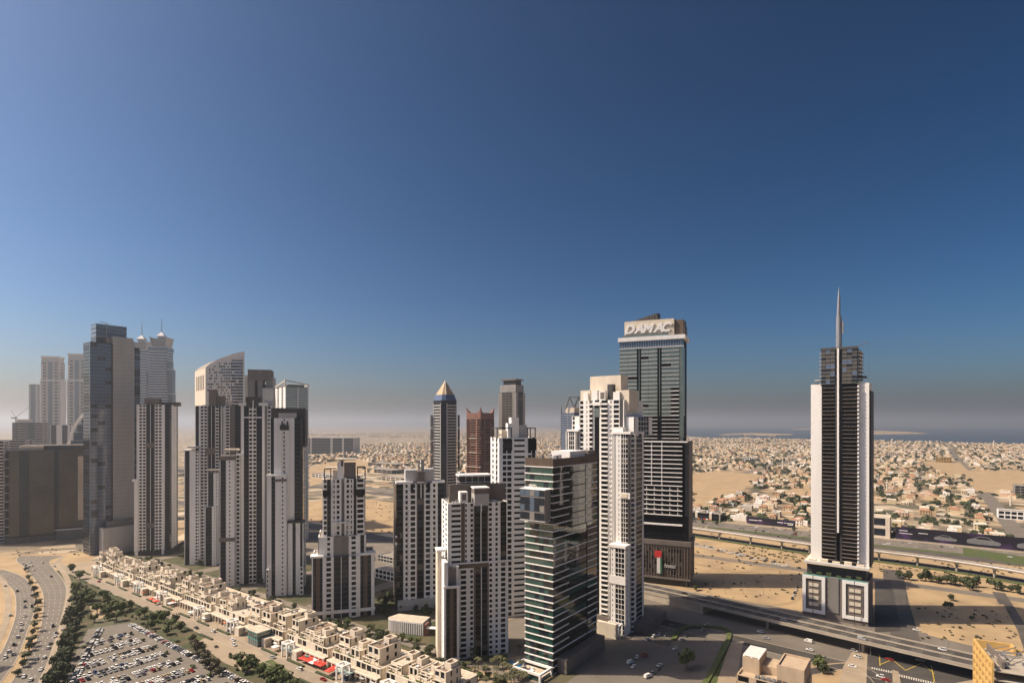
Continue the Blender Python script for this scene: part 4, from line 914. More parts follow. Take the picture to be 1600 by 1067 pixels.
xp = t.X(160, -12); t.vol(xp, W+12, -14, -.7, 0, z(823, 20, -14), 4.5, F=[(1, 'Y')], L=[(1, 'Y')], wm='grey'); t.one('podium_house', 'grey_mid', xp+6, W+6, -9, -2.2, z(823, 20, -14)-1, z(815, 20, -14))
t.done()

# ---- B: wide dark glass block
t = Tower('office_block', 'wide dark brown glass office block at the left edge, in shade', 'building', 9, 136, 712, 30)
W = t.w; D = 45; z = t.Z; zt = z(704)
t.one('core', 'core', .4, W-.4, .4, D, 0, zt-.5)
nc, nr = 16, 16
for i in range(nc):
    for k in range(nr):
        w = (W-3)/nc; h = (zt-8)/nr
        t.rep('window', ('glass_b' if i in (2, 3, 9) else 'glass_dusk'), (3+i*w+.06, 3+(i+1)*w-.06, 0, .3, 8+k*h+.08, 8+(k+1)*h-.08))
for k in range(10): t.rep('edge_rail', 'white', (-1.5, 2.8, -.5, 3, 10+k*zt/11, 10.5+k*zt/11))
t.one('roof_slab', 'taupe', t.X(28), W+2, 10, D, zt-.4, z(697)); t.one('roof_slab', 'cream', t.X(28), t.X(66), 4, 9.9, zt-.4, z(698)); t.one('plinth', 'taupe', -1, W*.62, -3, .3, 0, 7); t.one('plinth', 'grey_mid', W*.62+.02, W+4, -6, .2, 0, 14); t.one('plinth_band', 'white', W*.6, W+4, -6.5, -6.02, 12.5, 14)
xr = t.X(122); t.one('cream_return', 'cream', xr, W+1, -2.0, .2, 24, z(738)); t.one('cream_return', 'cream', xr, W+1, -2.0, .2, z(772), z(715)); t.done()  # cream strips at the right end of the dark glass front
t = Tower('apartment_block', 'sliver of a pale balconied block at the far left edge', 'building', -60, 7, 700, 30); t.vol(0, t.w, 0, 20, 0, t.Z(690), 4, F=[(1, 'B'), (1, 'w'), (1, 'B')], R=SIDE); t.done()

# ---- far hazy towers at the left
def plain_tower(name, label, uL, uR, Y, th, vt, D, F, R=None, L=None, fpx=4.0, wm='white', cat='tower', nwin=160, **o):
    t = Tower(name, label, cat, uL, uR, Y, th, nwin=nwin); zt = t.Z(vt)
    t.vol(0, t.w, 0, D, 0, zt, fpx/FPX*Y, F=F, R=R or [(1, 'W'), (1, 'w'), (1, 'W')], L=L or [(1, 'W'), (1, 'w'), (1, 'W')], wm=wm, **o)
    return t, zt
for i, (a, b_, lab) in enumerate(((64, 93, 'hazy cream tower with a flat capped head, left of its twin in the distance'), (106, 134, 'hazy cream tower with flat capped head, half hidden by the blue glass tower'))):
    t, zt = plain_tower('hotel_tower', lab, a, b_, 2300, 16, 565 if i == 0 else 562, 45, [(1, 'W'), (2, 'h'), (1, 'W'), (2.5, 'G'), (1, 'W'), (2, 'h'), (1, 'W')], fpx=5.0, wm='grey', glass='glass_sky')
    u0 = a
    t.one('head', 'grey', 1, t.w-1, 1, 40, zt-1, t.Z(558 if i == 0 else 554)); t.one('head_cap', 'white', -1.5, t.w+1.5, -1.5, 45, t.Z(558 if i == 0 else 554), t.Z(556 if i == 0 else 552))
    t.one('shoulder_wing', 'white', -5, -.02, 4, 44, 0, t.Z(592)); t.one('shoulder_wing', 'white', t.w+.02, t.w+5, 4, 44, 0, t.Z(592)); t.one('head_arch', 'white_b', .5, 6, -1.5, -.02, t.Z(592), t.Z(570)); t.one('belt', 'white', -.5, t.w+.5, -.8, -.02, t.Z(595), t.Z(593)); t.done()
t, zt = plain_tower('apartment_tower', 'slim hazy blue grey slab left of the capped cream towers', 45, 58, 2500, 16, 600, 30, [(1, 'W'), (3, 'G'), (1, 'W')], fpx=5, wm='grey', glass='glass_sky'); t.done()
t, zt = plain_tower('unfinished_block', 'unfinished concrete block with a crane, low on the left horizon', 19, 66, 1700, 16, 660, 40, [(1, 'h'), (1, 'h'), (1, 'G'), (1, 'h')], fpx=4, wm='grey_mid', cat='building'); t.one('roof_block', 'cream', t.X(24), t.X(45), 5, 20, zt-1, t.Z(655)); t.done()
ct = Tower('tower_crane', 'small tower crane on the unfinished block at the left horizon', 'crane', 24, 26, 1690, 16); b = MB(); zc = ct.Z(652)
b.tube((0, 2, ct.Z(661)), (0, 2, zc), .9, .9, 'metal_dark', 4); b.build('mast', ct.root); b = MB(); b.tube((0, 2, zc), (ct.X(44), 2, ct.Z(636)), .7, .4, 'metal_dark', 4); b.build('jib', ct.root)
b = MB(); b.tube((0, 2, zc), (ct.X(17), 2, ct.Z(641)), .5, .4, 'metal_dark', 4); b.build('mast_head', ct.root); ct.one('counterweight', 'metal_dark', ct.X(17), ct.X(26), 1, 3.5, zc-3, zc); 
ct.one('mast_foot', 'metal_dark', -1.5, 1.5, .5, 3.5, 0, ct.Z(661)); ct.done()
t, zt = plain_tower('office_block', 'low pale office block left of the white arch building', 79, 106, 1500, 16, 664, 30, [(1, 'G2'), (1, 'W'), (1, 'G')], fpx=3.6, wm='white', cat='building'); t.done()
t, zt = plain_tower('office_block', 'long low grey block behind the wide dark office at the left', -40, 40, 900, 16, 688, 30, [(1, 'h'), (1, 'h'), (1, 'h')], fpx=4, wm='grey', cat='building'); t.done()
# arch building
t = Tower('arch_building', 'building with a white lattice arch, peeking out left of the blue glass tower', 'building', 102, 150, 880, 16); z = t.Z
pts = [(102, 712), (104, 700), (107, 688), (111, 675), (117, 663), (124, 653), (132, 645), (142, 639), (150, 637)]
b = MB(); Q = [(t.X(u), z(v)) for u, v in pts]
for i in range(len(Q)-1):
    for y0 in (0, 6):
        b.tube((Q[i][0], y0, Q[i][1]), (Q[i+1][0], y0, Q[i+1][1]), 1.1, 1.1, 'white_b', 6)
b.build('arch_rib', t.root, 'stuff')
for i in range(len(Q)-1):
    b = MB(); b.tube((Q[i][0], 0, Q[i][1]), (Q[i+1][0], 6, Q[i+1][1]), .6, .6, 'white_b', 5); b.build('arch_strut', t.root)
    t.one('floor_glass', 'glass_sky', Q[i+1][0], t.X(150), 8, 30, Q[i][1] if i else 0, Q[i+1][1]-.6); t.one('floor_edge', 'grey', Q[i+1][0], t.X(150), 7.6, 30, Q[i+1][1]-.6, Q[i+1][1]-.02)
t.done()

# ---- D: twin hotel towers with jewel tops
def jewel(label, uc, vspire, vdia, vcap, Y, rows, steps):
    t = Tower('hotel_tower', label, 'tower', rows[0][1], rows[0][2], Y, 10, nwin=220); z = t.Z; Dp = 50; K = Y/1090
    for i in range(len(rows)-1):
        v0, a0, c0 = rows[i]; v1, a1, c1 = rows[i+1]; n = max(1, int((v1-v0)/3.9))
        for k in range(n):
            f = (k+.5)/n; a = a0+(a1-a0)*f; c = c0+(c1-c0)*f; va = v0+(v1-v0)*k/n; vb = v0+(v1-v0)*(k+1)/n
            t.rep('window', 'glass_sky', (t.X(a)+.6, t.X(c)-.6, .6, Dp-.6, z(vb), z(va)-1.2)); t.rep('floor_slab', 'white', (t.X(a), t.X(c), 0, Dp, z(va)-1.2, z(va)))
    for (a, c, v) in steps: t.one('side_wing', 'glass_sky', t.X(a), t.X(c), 6, 28, 0, z(v)); t.one('wing_cap', 'white', t.X(a)-.4, t.X(c)+.8, 5.5, 28.5, z(v), z(v)+1.5)
    v0, a0, c0 = rows[0]; x0, x1 = t.X(a0), t.X(c0)
    b = MB(); q = lambda x, y, w: [(x-w, y-w), (x+w, y-w), (x+w, y+w), (x-w, y+w)]; cx = t.X(uc); 
    b.prism(q(cx, Dp/2, 11*K), z(v0), z(vcap), 'glass_sky', None, q(cx, Dp/2, 14.5*K)); b.build('flared_cap', t.root)
    for s in (-1, 1):
        b = MB(); b.prism([(cx+s*11*K, 2), (cx+s*12*K, 2), (cx+s*12*K, Dp-2), (cx+s*11*K, Dp-2)], z(v0), z(vcap)+4, 'grey', None, [(cx+s*15*K, 2), (cx+s*16.2*K, 2), (cx+s*16.2*K, Dp-2), (cx+s*15*K, Dp-2)]); b.build('cap_fin', t.root)
    zm = z(vdia); b = MB(); b.prism(q(cx, Dp/2, 3.5*K), z(vcap), zm, 'grey', None, q(cx, Dp/2, 7*K)); b.prism(q(cx, Dp/2, 7*K), zm, zm+8*K, 'white', None, q(cx, Dp/2, .8)); b.build('jewel', t.root)
    b = MB(); b.tube((cx, Dp/2, zm), (cx, Dp/2, z(vspire)), 1.5, .5, 'metal_dark', 6); b.build('spire', t.root); t.done()
jewel('right one of the twin hazy hotel towers with jewel shaped tops', 247, 494.5, 523, 528, 1650, [(541, 230, 262), (548, 232, 260), (570, 232.5, 259.5), (610, 231, 261.5), (640, 229, 263), (690, 226, 264)], [(258, 265, 563), (259, 268, 577), (262, 268.5, 615)])
jewel('left one of the twin hazy hotel towers with jewel shaped tops, half hidden', 216, 500, 528, 534.5, 1800, [(546, 207, 229), (555, 208, 228), (600, 208, 229), (700, 205, 231)], [(226, 231, 580)])

# ---- F: curved office tower
t = Tower('office_tower', 'grey office tower with a curved sloping roof and scattered small windows', 'tower', 321, 382, 800, 40)
D = min(70, abs(t.YR(304.5, 0))); z = t.Z; W = t.w
prof = [(321, 575), (328, 569), (337, 564), (346, 560), (356, 556.5), (367, 553), (375, 551), (382, 550)]
xs = [(t.X(u), z(v, t.X(u))) for u, v in prof]; b = MB()
for i in range(len(xs)-1):
    (xa, za), (xb, zb) = xs[i], xs[i+1]
    for y, o in ((0, 1), (D, -1)):
        q = [(xa, y, 0), (xb, y, 0), (xb, y, zb), (xa, y, za)]; b.quad(q if o == 1 else q[::-1], 'white')
    b.quad([(xa, 0, za), (xb, 0, zb), (xb, D, zb), (xa, D, za)], 'roof')
b.quad([(W, 0, 0), (W, D, 0), (W, D, xs[-1][1]), (W, 0, xs[-1][1])], 'grey'); b.quad([(0, D, 0), (0, 0, 0), (0, 0, xs[0][1]), (0, D, xs[0][1])], 'cream'); b.build('curved_shell', t.root)
b = MB()
for i in range(len(xs)-1):
    (xa, za), (xb, zb) = xs[i], xs[i+1]
    b.quad([(xa, -.8, za-1.5), (xb, -.8, zb-1.5), (xb, -.8, zb+.8), (xa, -.8, za+.8)], 'white'); b.quad([(xa, -.8, za+.8), (xb, -.8, zb+.8), (xb, 0, zb+.8), (xa, 0, za+.8)], 'white')
b.build('roof_rim', t.root)
for k in range(20):
    v = 562+k*4.62
    if v > 650: break
    u = 379.5; lim = 330+max(0, (575-v))*1.3 if v < 575 else 326
    while u > lim:
        f = (382-u)/60
        w = 3.6 if f < .28+.012*k*.3 and k > 0 else 2.0
        x = t.X(u)
        if v > 550+ (382-u)*.16+9 and t.r.random() > f*.75-.1:
            t.rep('window', t.r.choice(['glass_b', 'glass_blue', 'glass_blue']), (x-w*.8, x, -.12, .1, z(v+2.9, x), z(v, x)))
        u -= 3.4 if w > 2 else 2.6
for k in range(5): t.one('flank_slit', 'taupe', -.25, .1, D*(.12+k*.16), D*(.2+k*.16), z(608), z(585))
t.done()

# ---- H, I
t = Tower('office_tower', 'square grey office tower with two square holes near its top', 'tower', 387, 424, 760, 16); z = t.Z; W = t.w; D = 26
t.one('left_leg', 'grey_mid', 0, t.X(398), 0, D, 0, z(594)); t.one('middle_leg', 'grey_mid', t.X(402.5), t.X(410), 0, D, 0, z(594)); t.one('right_leg', 'grey_mid', t.X(415.5), W, 0, D, 0, z(594))
t.one('head', 'taupe', 0, W, 0, D, z(594)+.02, z(577)); t.one('shoulder', 'cream', -4, -.02, 2, D, 0, z(586)); t.one('shoulder', 'grey', W+.02, W+2.5, 2, D, 0, z(588))
for a, b_ in ((398, 402.5), (410, 415.5)): t.one('recess', 'glass', t.X(a)+.02, t.X(b_)-.02, 4, D-4, 0, z(600))
t.one('wing_slab', 'grey', t.X(411), t.X(428), -6, -.05, 0, z(606)); t.done()
t = Tower('office_tower', 'pale green glass office tower with a tilted open roof frame', 'tower', 446, 482, 720, 36); z = t.Z; W = t.w; D = min(60, abs(t.YR(430, 0))); zt = z(604); fh = 3.8/FPX*720
t.vol(0, W, 0, D, 0, zt, fh, F=[(4, 'G'), (.5, 'W'), (3, 'G'), (.3, 'W')], L=[(1, 'W'), (1, 'v'), (1, 'W'), (1, 'v'), (1, 'W')], R=[(1, 'G')], glass='glass_pale', line='white', lt=.18)
b = MB()
for p, q in (((0, 0, zt), (0, 0, z(594))), ((W, 0, zt), (W, 0, z(600))), ((0, 0, z(594)), (W, 0, z(600))), ((0, 0, z(594)), (0, D, z(602))), ((W, 0, z(600)), (W, D, z(603))), ((0, D, z(602)), (W, D, z(603)))): b.tube(p, q, .9, .9, 'cream', 4)
b.build('roof_frame', t.root); t.one('roof_house', 'taupe', 4, W-4, 4, D-4, zt-1, z(600)); t.done()

# ---- N: banded tower with golden pyramid
t = Tower('office_tower', 'white banded tower with dark blue corners and a golden pyramid roof', 'tower', 674, 711, 850, 0, nwin=300); z = t.Z
cx = t.X(693); R_ = t.X(711)-cx; R_ *= 1.0
ch = 5.0
def octo(r, c):      # corner towards the viewer, chamfered
    a = [(0, -r), (r, 0), (0, r), (-r, 0)]; out = []
    for i in range(4):
        p = Vector(a[i]); n1 = Vector(a[(i-1) % 4]); n2 = Vector(a[(i+1) % 4])
        out += [p+(n1-p).normalized()*c, p+(n2-p).normalized()*c]
    return [(cx+q.x, r+q.y) for q in out]
r = R_*1.22
zs = z(625); b = MB(); b.prism(octo(r, ch), 0, zs, 'glass_b'); b.build('glass_shaft', t.root)
b = MB(); b.prism(octo(r, ch), zs, z(616), 'glass_blue', None, [(cx+(p[0]-cx)*.80, r+(p[1]-r)*.80) for p in octo(r, ch)]); b.build('sloped_shoulder', t.root)
b = MB(); o8 = [(cx+(p[0]-cx)*.80, r+(p[1]-r)*.80) for p in octo(r, ch)]
for i in range(8): b.quad([(*o8[i], z(616)), (*o8[(i+1) % 8], z(616)), (cx, r, z(592.5))], 'gold')
b.build('pyramid_roof', t.root)
for i in range(0, 8):
    b = MB(); b.tube((*o8[i], z(616)), (cx, r, z(592.5)), .55, .35, 'white_b', 4); b.build('pyramid_rib', t.root)
P8 = octo(r, ch); n = 42; fh = zs/n
for (i, j) in ((1, 2), (7, 0)):
    p, q = Vector(P8[i]), Vector(P8[j]); d = (q-p).normalized(); nn = Vector((d.y, -d.x)); L = (q-p).length
    for k in range(n-1):
        bb = MB(); c = (p+q)/2; bb.obox(c, d, L*.44, .8, k*fh+.1, k*fh+fh*.46, 'grey'); bb.build('floor_band', t.root)
    for f in (.06, .94):
        c = p+d*L*f; bb = MB(); bb.obox(c, d, .5, 1.0, 0, zs-fh, 'grey'); bb.build('edge_fin', t.root)
for s, us in ((-1, 670), (1, 716)):
    for v in (648, 669, 690, 712): 
        b = MB(); x = t.X(us); bx = cx+s*(r-1.5)
        b.prism([(bx, r-6), (bx+s*.1, r+6), (x, r+4), (x, r-4)][::s], z(v+20), z(v), 'dark_panel', None); b.build('side_scale', t.root)
t.done()

# ---- O: red stone tower with horns
t = Tower('office_tower', 'red stone tower with four horned corners on the skyline', 'tower', 729, 751, 960, -36.5, nwin=240); z = t.Z; W = t.w; D = t.YR(772, W); zt = z(655); fh = 3.75/FPX*960
t.vol(0, W, 0, D, 0, zt, fh, F=[(.22, 'B'), (.5, 'w'), (.28, 'B')], R=[(.28, 'B'), (.5, 'w'), (.22, 'B')], L=[(1, 'W')], wm='red_stone', glass='glass_brown')
t.one('head', 'red_stone', 0, W, 0, D, zt+.02, z(645)); 
for x, y in ((0, 0), (W, 0), (W, D), (0, D)):
    b = MB(); sx = 1 if x == 0 else -1; sy = 1 if y == 0 else -1; w = 6.0
    base = [(x, y), (x+sx*w, y), (x+sx*w, y+sy*w), (x, y+sy*w)]; mid = [(x, y), (x+sx*w*.45, y), (x+sx*w*.45, y+sy*w*.45), (x, y+sy*w*.45)]; tip = [(x-sx*.6, y-sy*.6), (x, y-sy*.6), (x, y), (x-sx*.6, y)]
    if sx*sy < 0: base, mid, tip = base[::-1], mid[::-1], tip[::-1]
    b.prism(base, z(645), z(641.5), 'red_stone', None, mid); b.prism(mid, z(641.5), z(636.5), 'red_stone', None, tip); b.build('horn', t.root)
for v in (684, 706, 728): t.one('belt', 'cream', -.5, W+.5, -.9, -.02, z(v+1), z(v))
t.done()

# ---- P: grey tower with lipped roof
t = Tower('office_tower', 'dark grey tower with a wide lipped roof slab on the skyline', 'tower', 779, 806, 1000, -36.5, nwin=240); z = t.Z; W = t.w; D = t.YR(820.5, W); zt = z(614)
t.vol(0, W, 0, D, 0, zt, 3.9/FPX*1000, F=[(.2, 'Z'), (.6, 'G2'), (.2, 'Z')], R=[(.2, 'Y'), (.6, 'w'), (.2, 'Y')], L=[(1, 'Y')], wm='grey_mid', glass='glass_dusk', line='grey_mid')
t.one('upper_storeys', 'grey_mid', 2, W-2, 2, D-2, zt-1, z(602)); 
for k in range(3): t.one('upper_band', 'grey', 1.6, W-1.6, 1.6, D-1.6, z(611.5-k*3.4), z(610-k*3.4))
t.one('roof_neck', 'dark_panel', 6, W-5, 6, D-5, z(602), z(595)); t.one('roof_lip', 'taupe', 3, W-2, 3, D-2, z(595)+.02, z(593)); t.done()

# ---- S: blue glass tower with lattice crown
t = Tower('office_tower', 'blue glass tower with a black lattice crown, behind the sunlit apartment tower', 'tower', 876, 897, 830, -36.5, nwin=160); z = t.Z; W = t.w; D = 26; zt = z(645)
t.vol(0, W, 0, D, 0, zt, 3.6/FPX*830, F=[(1, 'G1')], R=[(1, 'G')], L=[(1, 'G')], wm='glass_blue', glass='glass_blue', line='grey')
b = MB(); A = [(t.X(u, 2), 2, z(v)) for u, v in ((884, 640), (890, 620.5), (897, 637), (904, 620.5), (908, 640))]
for i in range(4): b.tube(A[i], A[i+1], .7, .7, 'metal_dark', 4)
A2_ = [(p[0]+4, p[1]+18, p[2]) for p in A]
for i in range(4): b.tube(A2_[i], A2_[i+1], .6, .6, 'metal_dark', 4)
for i in (1, 3): b.tube(A[i], A2_[i], .5, .5, 'metal_dark', 4)
b.build('lattice_crown', t.root); t.one('roof_house', 'cream', 6, W-2, 4, 20, zt-1, z(637)); b = MB(); b.tube((1, 1, zt), (1, 1, z(632)), .9, .1, 'metal_dark', 5); b.build('mast', t.root); t.done()

# ---- tower beyond the left edge of the frame whose shadow falls over the roads
t = Tower('apartment_tower', 'apartment tower outside the left edge, throwing shade over the roads', 'tower', -560, -400, 318, 0, nwin=60); t.w = 60
t.vol(0, 55, 0, 38, 0, 142, 3.8, F=[(1, 'w'), (1, 'B'), (1, 'w'), (1, 'G'), (1, 'w'), (1, 'B')], R=SIDE, L=SIDE); t.done()
# ================================================================== LOW BUILDINGS
class Low(Tower):
    def __init__(s, name, label, cat, x, y, th, group=None, nwin=None, seed=1):
        s.th = th; s.c, s.s = math.cos(th), math.sin(th); s.Y = y; s.Xw = x
        s.root = empty(name, (x, y, 0), th); tag(s.root, label, cat, group)
        s.reps = {}; s.join = {}; s.host = {}; s.nwin = nwin or s.NWIN; s.r = random.Random(seed)
labs = ['cream terrace block at the far end, by the grey slab tower', 'cream terrace block second from the far end of the shopping street',
        'cream terrace block third from the far end, with a tall white gate frame', 'cream terrace block left of the white dot-window tower',
        'cream terrace block just left of the teal glass kiosk', 'low cream terrace block just right of the teal glass kiosk',
        'cream terrace block behind the row of red parasols', 'largest cream terrace block, right of the red parasols',
        'cream terrace block in front of the white louvred pavilion', 'last cream terrace block at the foot of the biggest white tower']
S0, step = -690, 49.0
for i in range(10):
    r = random.Random(100+i); s0 = S0+i*step; L = step-4.0; t0 = 214
    p = st(s0, t0); t = Low('terrace_building', labs[i], 'building', p.x, p.y, TH_GRID, None, 260, 100+i)
    D = 30+r.uniform(0, 5)
    # arcade
    nc = int(L/4.4)
    for k in range(nc+1):
        x = L*k/nc; t.one('column', 'cream', x-.4, x+.4, 0, .8, 0, 4.6)
    t.one('arcade_beam', 'cream', -.6, L+.6, -.1, 1.0, 4.6, 5.5); t.one('arcade_roof', 'cream_roof', -.5, L+.5, 1.02, 5, 5.0, 5.4)
    for k in range(nc):
        x = L*k/nc; t.rep('shopfront', r.choice(['glass', 'glass_b', 'glass_brown', 'glass_teal']), (x+.5, x+L/nc-.5, 3.2, 3.5, .2, 4.2))
        if r.random() < .3: t.rep('awning', r.choice(['white_b', 'cream', 'brown', 'orange_fabric', 'teal_paint', 'grey']), (x+.5, x+L/nc-.5, -1.4, 0-.02, 3.2, 3.5))
    low = (i == 5)
    t.vol(0, L, 3.6, D, 0, 10.0, 4.6, F=[(r.uniform(.6, 1.4), r.choice('vvwvvhW')) for _ in range(11)], R=[(1, 'W'), (1, 'w'), (1, 'W'), (1, 'w'), (1, 'W')], L=[(1, 'W'), (1, 'w'), (1, 'W'), (1, 'w'), (1, 'W')], wm='cream', roof='cream_roof')
    # upper houses
    x = 0.4; k = 0; nh = 2 if low else 4
    xs = []
    while x < L-7 and k < nh:
        w = r.uniform(7.5, 12.5); w = min(w, L-x-.3); d0 = r.uniform(4.2, 9.5); d1 = min(D-1, d0+r.uniform(10, 18)); h = r.choice([4.2, 4.4, 8.4, 8.6]) if not low else 4.4
        zz = 9.1
        t.vol(x, x+w, d0, d1, zz, zz+h+.9, 4.3, F=[(.3, 'W'), (1, r.choice('vvh')), (.25, 'W'), (1, r.choice('vwv')), (.3, 'W')], R=[(1, 'W'), (.6, 'w'), (.8, 'W'), (.6, 'w'), (.6, 'W')], L=[(1, 'W'), (.6, 'w'), (2, 'W')], wm='cream', roof=r.choice(['brown_roof', 'cream_roof', 'cream_roof', 'brown_roof']))
        for q_ in range(3):
            ax_, ay_ = x+r.uniform(1, w-3), r.uniform(d0+1, d1-3); t.one('air_unit', r.choice(['metal', 'grey', 'white', 'metal_dark']), ax_, ax_+r.uniform(.9, 1.8), ay_, ay_+r.uniform(.8, 1.4), zz+h-.02, zz+h+r.uniform(.8, 1.6))
        if r.random() < .8:
            w2 = min(w*.55, 6); xx = x+r.uniform(0, w-w2); t.vol(xx, xx+w2, d1-7, d1-.8, zz+h, zz+h+3.6, 3.4, F=[(1, 'W')], wm='cream', roof='brown_roof')
        if r.random() < .75: frame_roof(t, x+.3, x+w-.3, max(3.8, d0-3.6), d0-.05, 10.0-.9, 13.2, 'cream', .45)
        if d0 > 6: t.one('terrace_planting', 'leaf', x+.6, x+w*.5, 4.6, 5.4, 9.1, 10.1+r.random()*.6)
        x += w+r.uniform(1.5, 4.5); k += 1
    clutter(t, 1, L-3, D-8, D-2, 9.1, 12, 300+i, 2.2)
    for q_ in range(10):
        xx, yy = r.uniform(1, L-2), r.uniform(6, D-4); t.one('air_unit', r.choice(['metal', 'grey', 'white']), xx, xx+r.uniform(.8, 1.6), yy, yy+1.0, 9.1, 10.6)
    # gate frame on the street side
    gx = r.uniform(.2, .8)*L if i not in (4, 5) else L*.9
    frame_roof(t, gx-3.2, gx+3.2, -6.2, -.15, 0, 9.2, 'white_b', .9); t.one('gate_canopy', 'glass_pale', gx-6, gx+6, -5.2, -.2, 4.2, 4.4) if r.random() < .6 else None
    if r.random() < .8: t.one('gate_house', 'cream', gx+4, gx+11, -4.5, -.2, 0, 5.6)
    t.done()
# teal kiosk
p = g(384, 1003); t = Low('corner_kiosk', 'teal glass corner kiosk with rounded end on the shopping street', 'kiosk', p.x, p.y, TH_GRID, None, 60, 5)
b = MB(); arc = [(3.5-3.5*math.cos(math.radians(a)), 3.5-3.5*math.sin(math.radians(a))) for a in range(0, 91, 15)]
poly = [(0, 10)]+arc+[(15, 0), (15, 10)]; poly = poly[::-1]; poly = poly[::-1]
b.prism(poly, 0, 4.2, 'glass_teal'); b.build('ground_storey', t.root); b = MB(); b.prism(poly, 4.8, 9.0, 'glass_green'); b.build('upper_storey', t.root)
b = MB(); b.prism([(x*1.03-.3, y*1.05-.3) for x, y in poly], 4.2, 4.8, 'teal_paint'); b.build('storey_band', t.root); b = MB(); b.prism([(x*1.04-.4, y*1.06-.4) for x, y in poly], 9.0, 9.6, 'teal_paint', 'cream_roof'); b.build('roof', t.root)
for i in range(5): t.one('mullion', 'grey', 4+i*2.4, 4.2+i*2.4, -.12, .1, 0, 9)
t.done()
# louvred pavilion
p = g(604, 986); t = Low('louvred_pavilion', 'curved white louvred pavilion between the white towers', 'pavilion', p.x, p.y, math.radians(-14), None, 120, 8)
arc = [(0, 4), (1.5, 1.5), (5, 0), (12, -1.2), (20, -1.8), (29, -2), (29, 12), (4, 13)]
b = MB(); b.prism([(x+.5, y+.6) for x, y in arc], 0, 8.3, 'metal_dark'); b.build('inner_wall', t.root); b = MB(); b.prism([(x-.3, y-.3) for x, y in arc], 8.3, 9.1, 'white_b', 'cream_roof'); b.build('roof', t.root)
front = smooth(arc[:6], 8); acc = 0.0; last = None
for q in smooth(arc[:6], 30):
    if last is None or (q-last).length > 1.5:
        bb = MB(); bb.obox(q, Vector((0, 1)), .45, .38, .3, 8.28, 'white_b'); bb.build('louvre', t.root); last = q
t.one('red_panel', 'red_stone', 29.5, 31, -1.5, 5, 0, 8); t.one('canopy', 'white_b', 29, 38, -1, 3, 5, 5.5); t.done()
# pool
sheet('swimming_pool', [g(u, v) for u, v in ((791, 1036), (797, 1031), (806, 1034), (814, 1029), (824, 1028), (824, 1043), (812, 1046), (800, 1044))], 0.25, 'pool')
sheet('pool_deck', [g(u, v) for u, v in ((785, 1030), (800, 1026), (828, 1022), (828, 1056), (795, 1052))], 0.2, 'paving')

# ---- X: low cream building with pergola
t = Tower('low_building', 'low cream building with a white roof pergola at the bottom edge', 'building', 1151, 1255, 312, -36.5, nwin=120); W = t.w
zc = t.Z(1040); 
t.vol(0, W, 0, 26, 0, 13, 4.2, F=[(1, 'v'), (.4, 'W'), (1, 'v'), (1, 'h'), (1, 'v'), (.4, 'W')], L=[(1, 'W'), (1, 'v'), (1, 'W')], R=[(1, 'W'), (1, 'v'), (1, 'W')], wm='beige', roof='beige')
t.one('stair_block', 'beige', 1, W*.3, 8, 25, 12, 20.5); t.one('roof_block', 'beige', W*.58, W-.5, 6, 25.4, 12, 20); t.one('roof_deck', 'beige', W*.6, W-1.4, 7, 24.4, 20.02, 20.1); t.one('roof_block', 'beige', W*.3+.02, W*.58-.02, 12, 25, 12, 16.5)
for s_ in ((W*.58, W-.5, 6, 6.7), (W*.58, W-.5, 24.7, 25.4), (W*.58, W*.58+.7, 6.72, 24.68), (W-1.2, W-.5, 6.72, 24.68)): t.one('parapet', 'beige', *s_, 20, 21)
t.one('stair_roof', 'brown_roof', 1.6, W*.3-.6, 8.6, 24.4, 20.5, 20.6)
for i in range(9): t.one('pergola_slat', 'white_b', 1.2, W*.3, 8.4+i*1.9, 9.2+i*1.9, 20.9, 21.5)
for i in range(3): t.one('pergola_beam', 'white_b', 1.2+i*(W*.3-2)/2, 2.0+i*(W*.3-2)/2, 8.2, 24.8, 20.4, 20.88)
for i in range(9): t.rep('air_unit', t.r.choice(['metal', 'grey', 'metal_dark']), (W*.28+i*2.7, W*.28+i*2.7+2, 1.5, 4.0, 12.1, 13.9))
t.done()
# ---- Y: yellow unfinished building
bl = g(1520, 997, 38); th = math.radians(-27.3); ay = Vector((-math.sin(th), math.cos(th)))
fl = Vector(bl[:2])-ay*34
t = Low('unfinished_building', 'unfinished bright yellow building with an open roof, bottom right corner', 'building', fl.x, fl.y, th, None, 80, 4)
zt = 38; Dp = 34; Wd = 30
nb, nf = 6, 9; bw = Dp/nb; fh = zt/nf
for k in range(nb+1): t.one('wall_pier', 'yellow_wall', 0, .9, max(0, k*bw-.8), min(Dp, k*bw+.8), 0, zt)
for k in range(nf+1): t.one('wall_beam', 'yellow_wall', .05, .85, .2, Dp-.2, max(0, k*fh-1.3), min(zt+.3, k*fh+.5))
for k in range(nf): t.one('inner_slab', 'concrete', .95, Wd-1, .9, Dp-.9, k*fh, k*fh+.4)
t.one('back_wall', 'yellow_wall', .9, 15, Dp-.8, Dp, zt-6, zt); t.one('back_wall', 'yellow_wall', 15, 16, Dp-6, Dp, zt-4, zt); t.one('back_wall', 'yellow_wall', 16.02, Wd, Dp-.9, Dp-.2, zt-8, zt-2.5); t.one('inner_wall', 'taupe', 5, 6, 5, Dp-3, zt-4, zt-.5)
for k in range(8):
    b = MB(); rr = t.r; b.tube((rr.uniform(2, 8), rr.uniform(3, Dp-3), zt-3.5), (rr.uniform(4, 20), rr.uniform(3, Dp-3), zt+rr.uniform(-2, 1.2)), .25, .25, 'metal', 4); b.build('scaffold_pole', t.root)
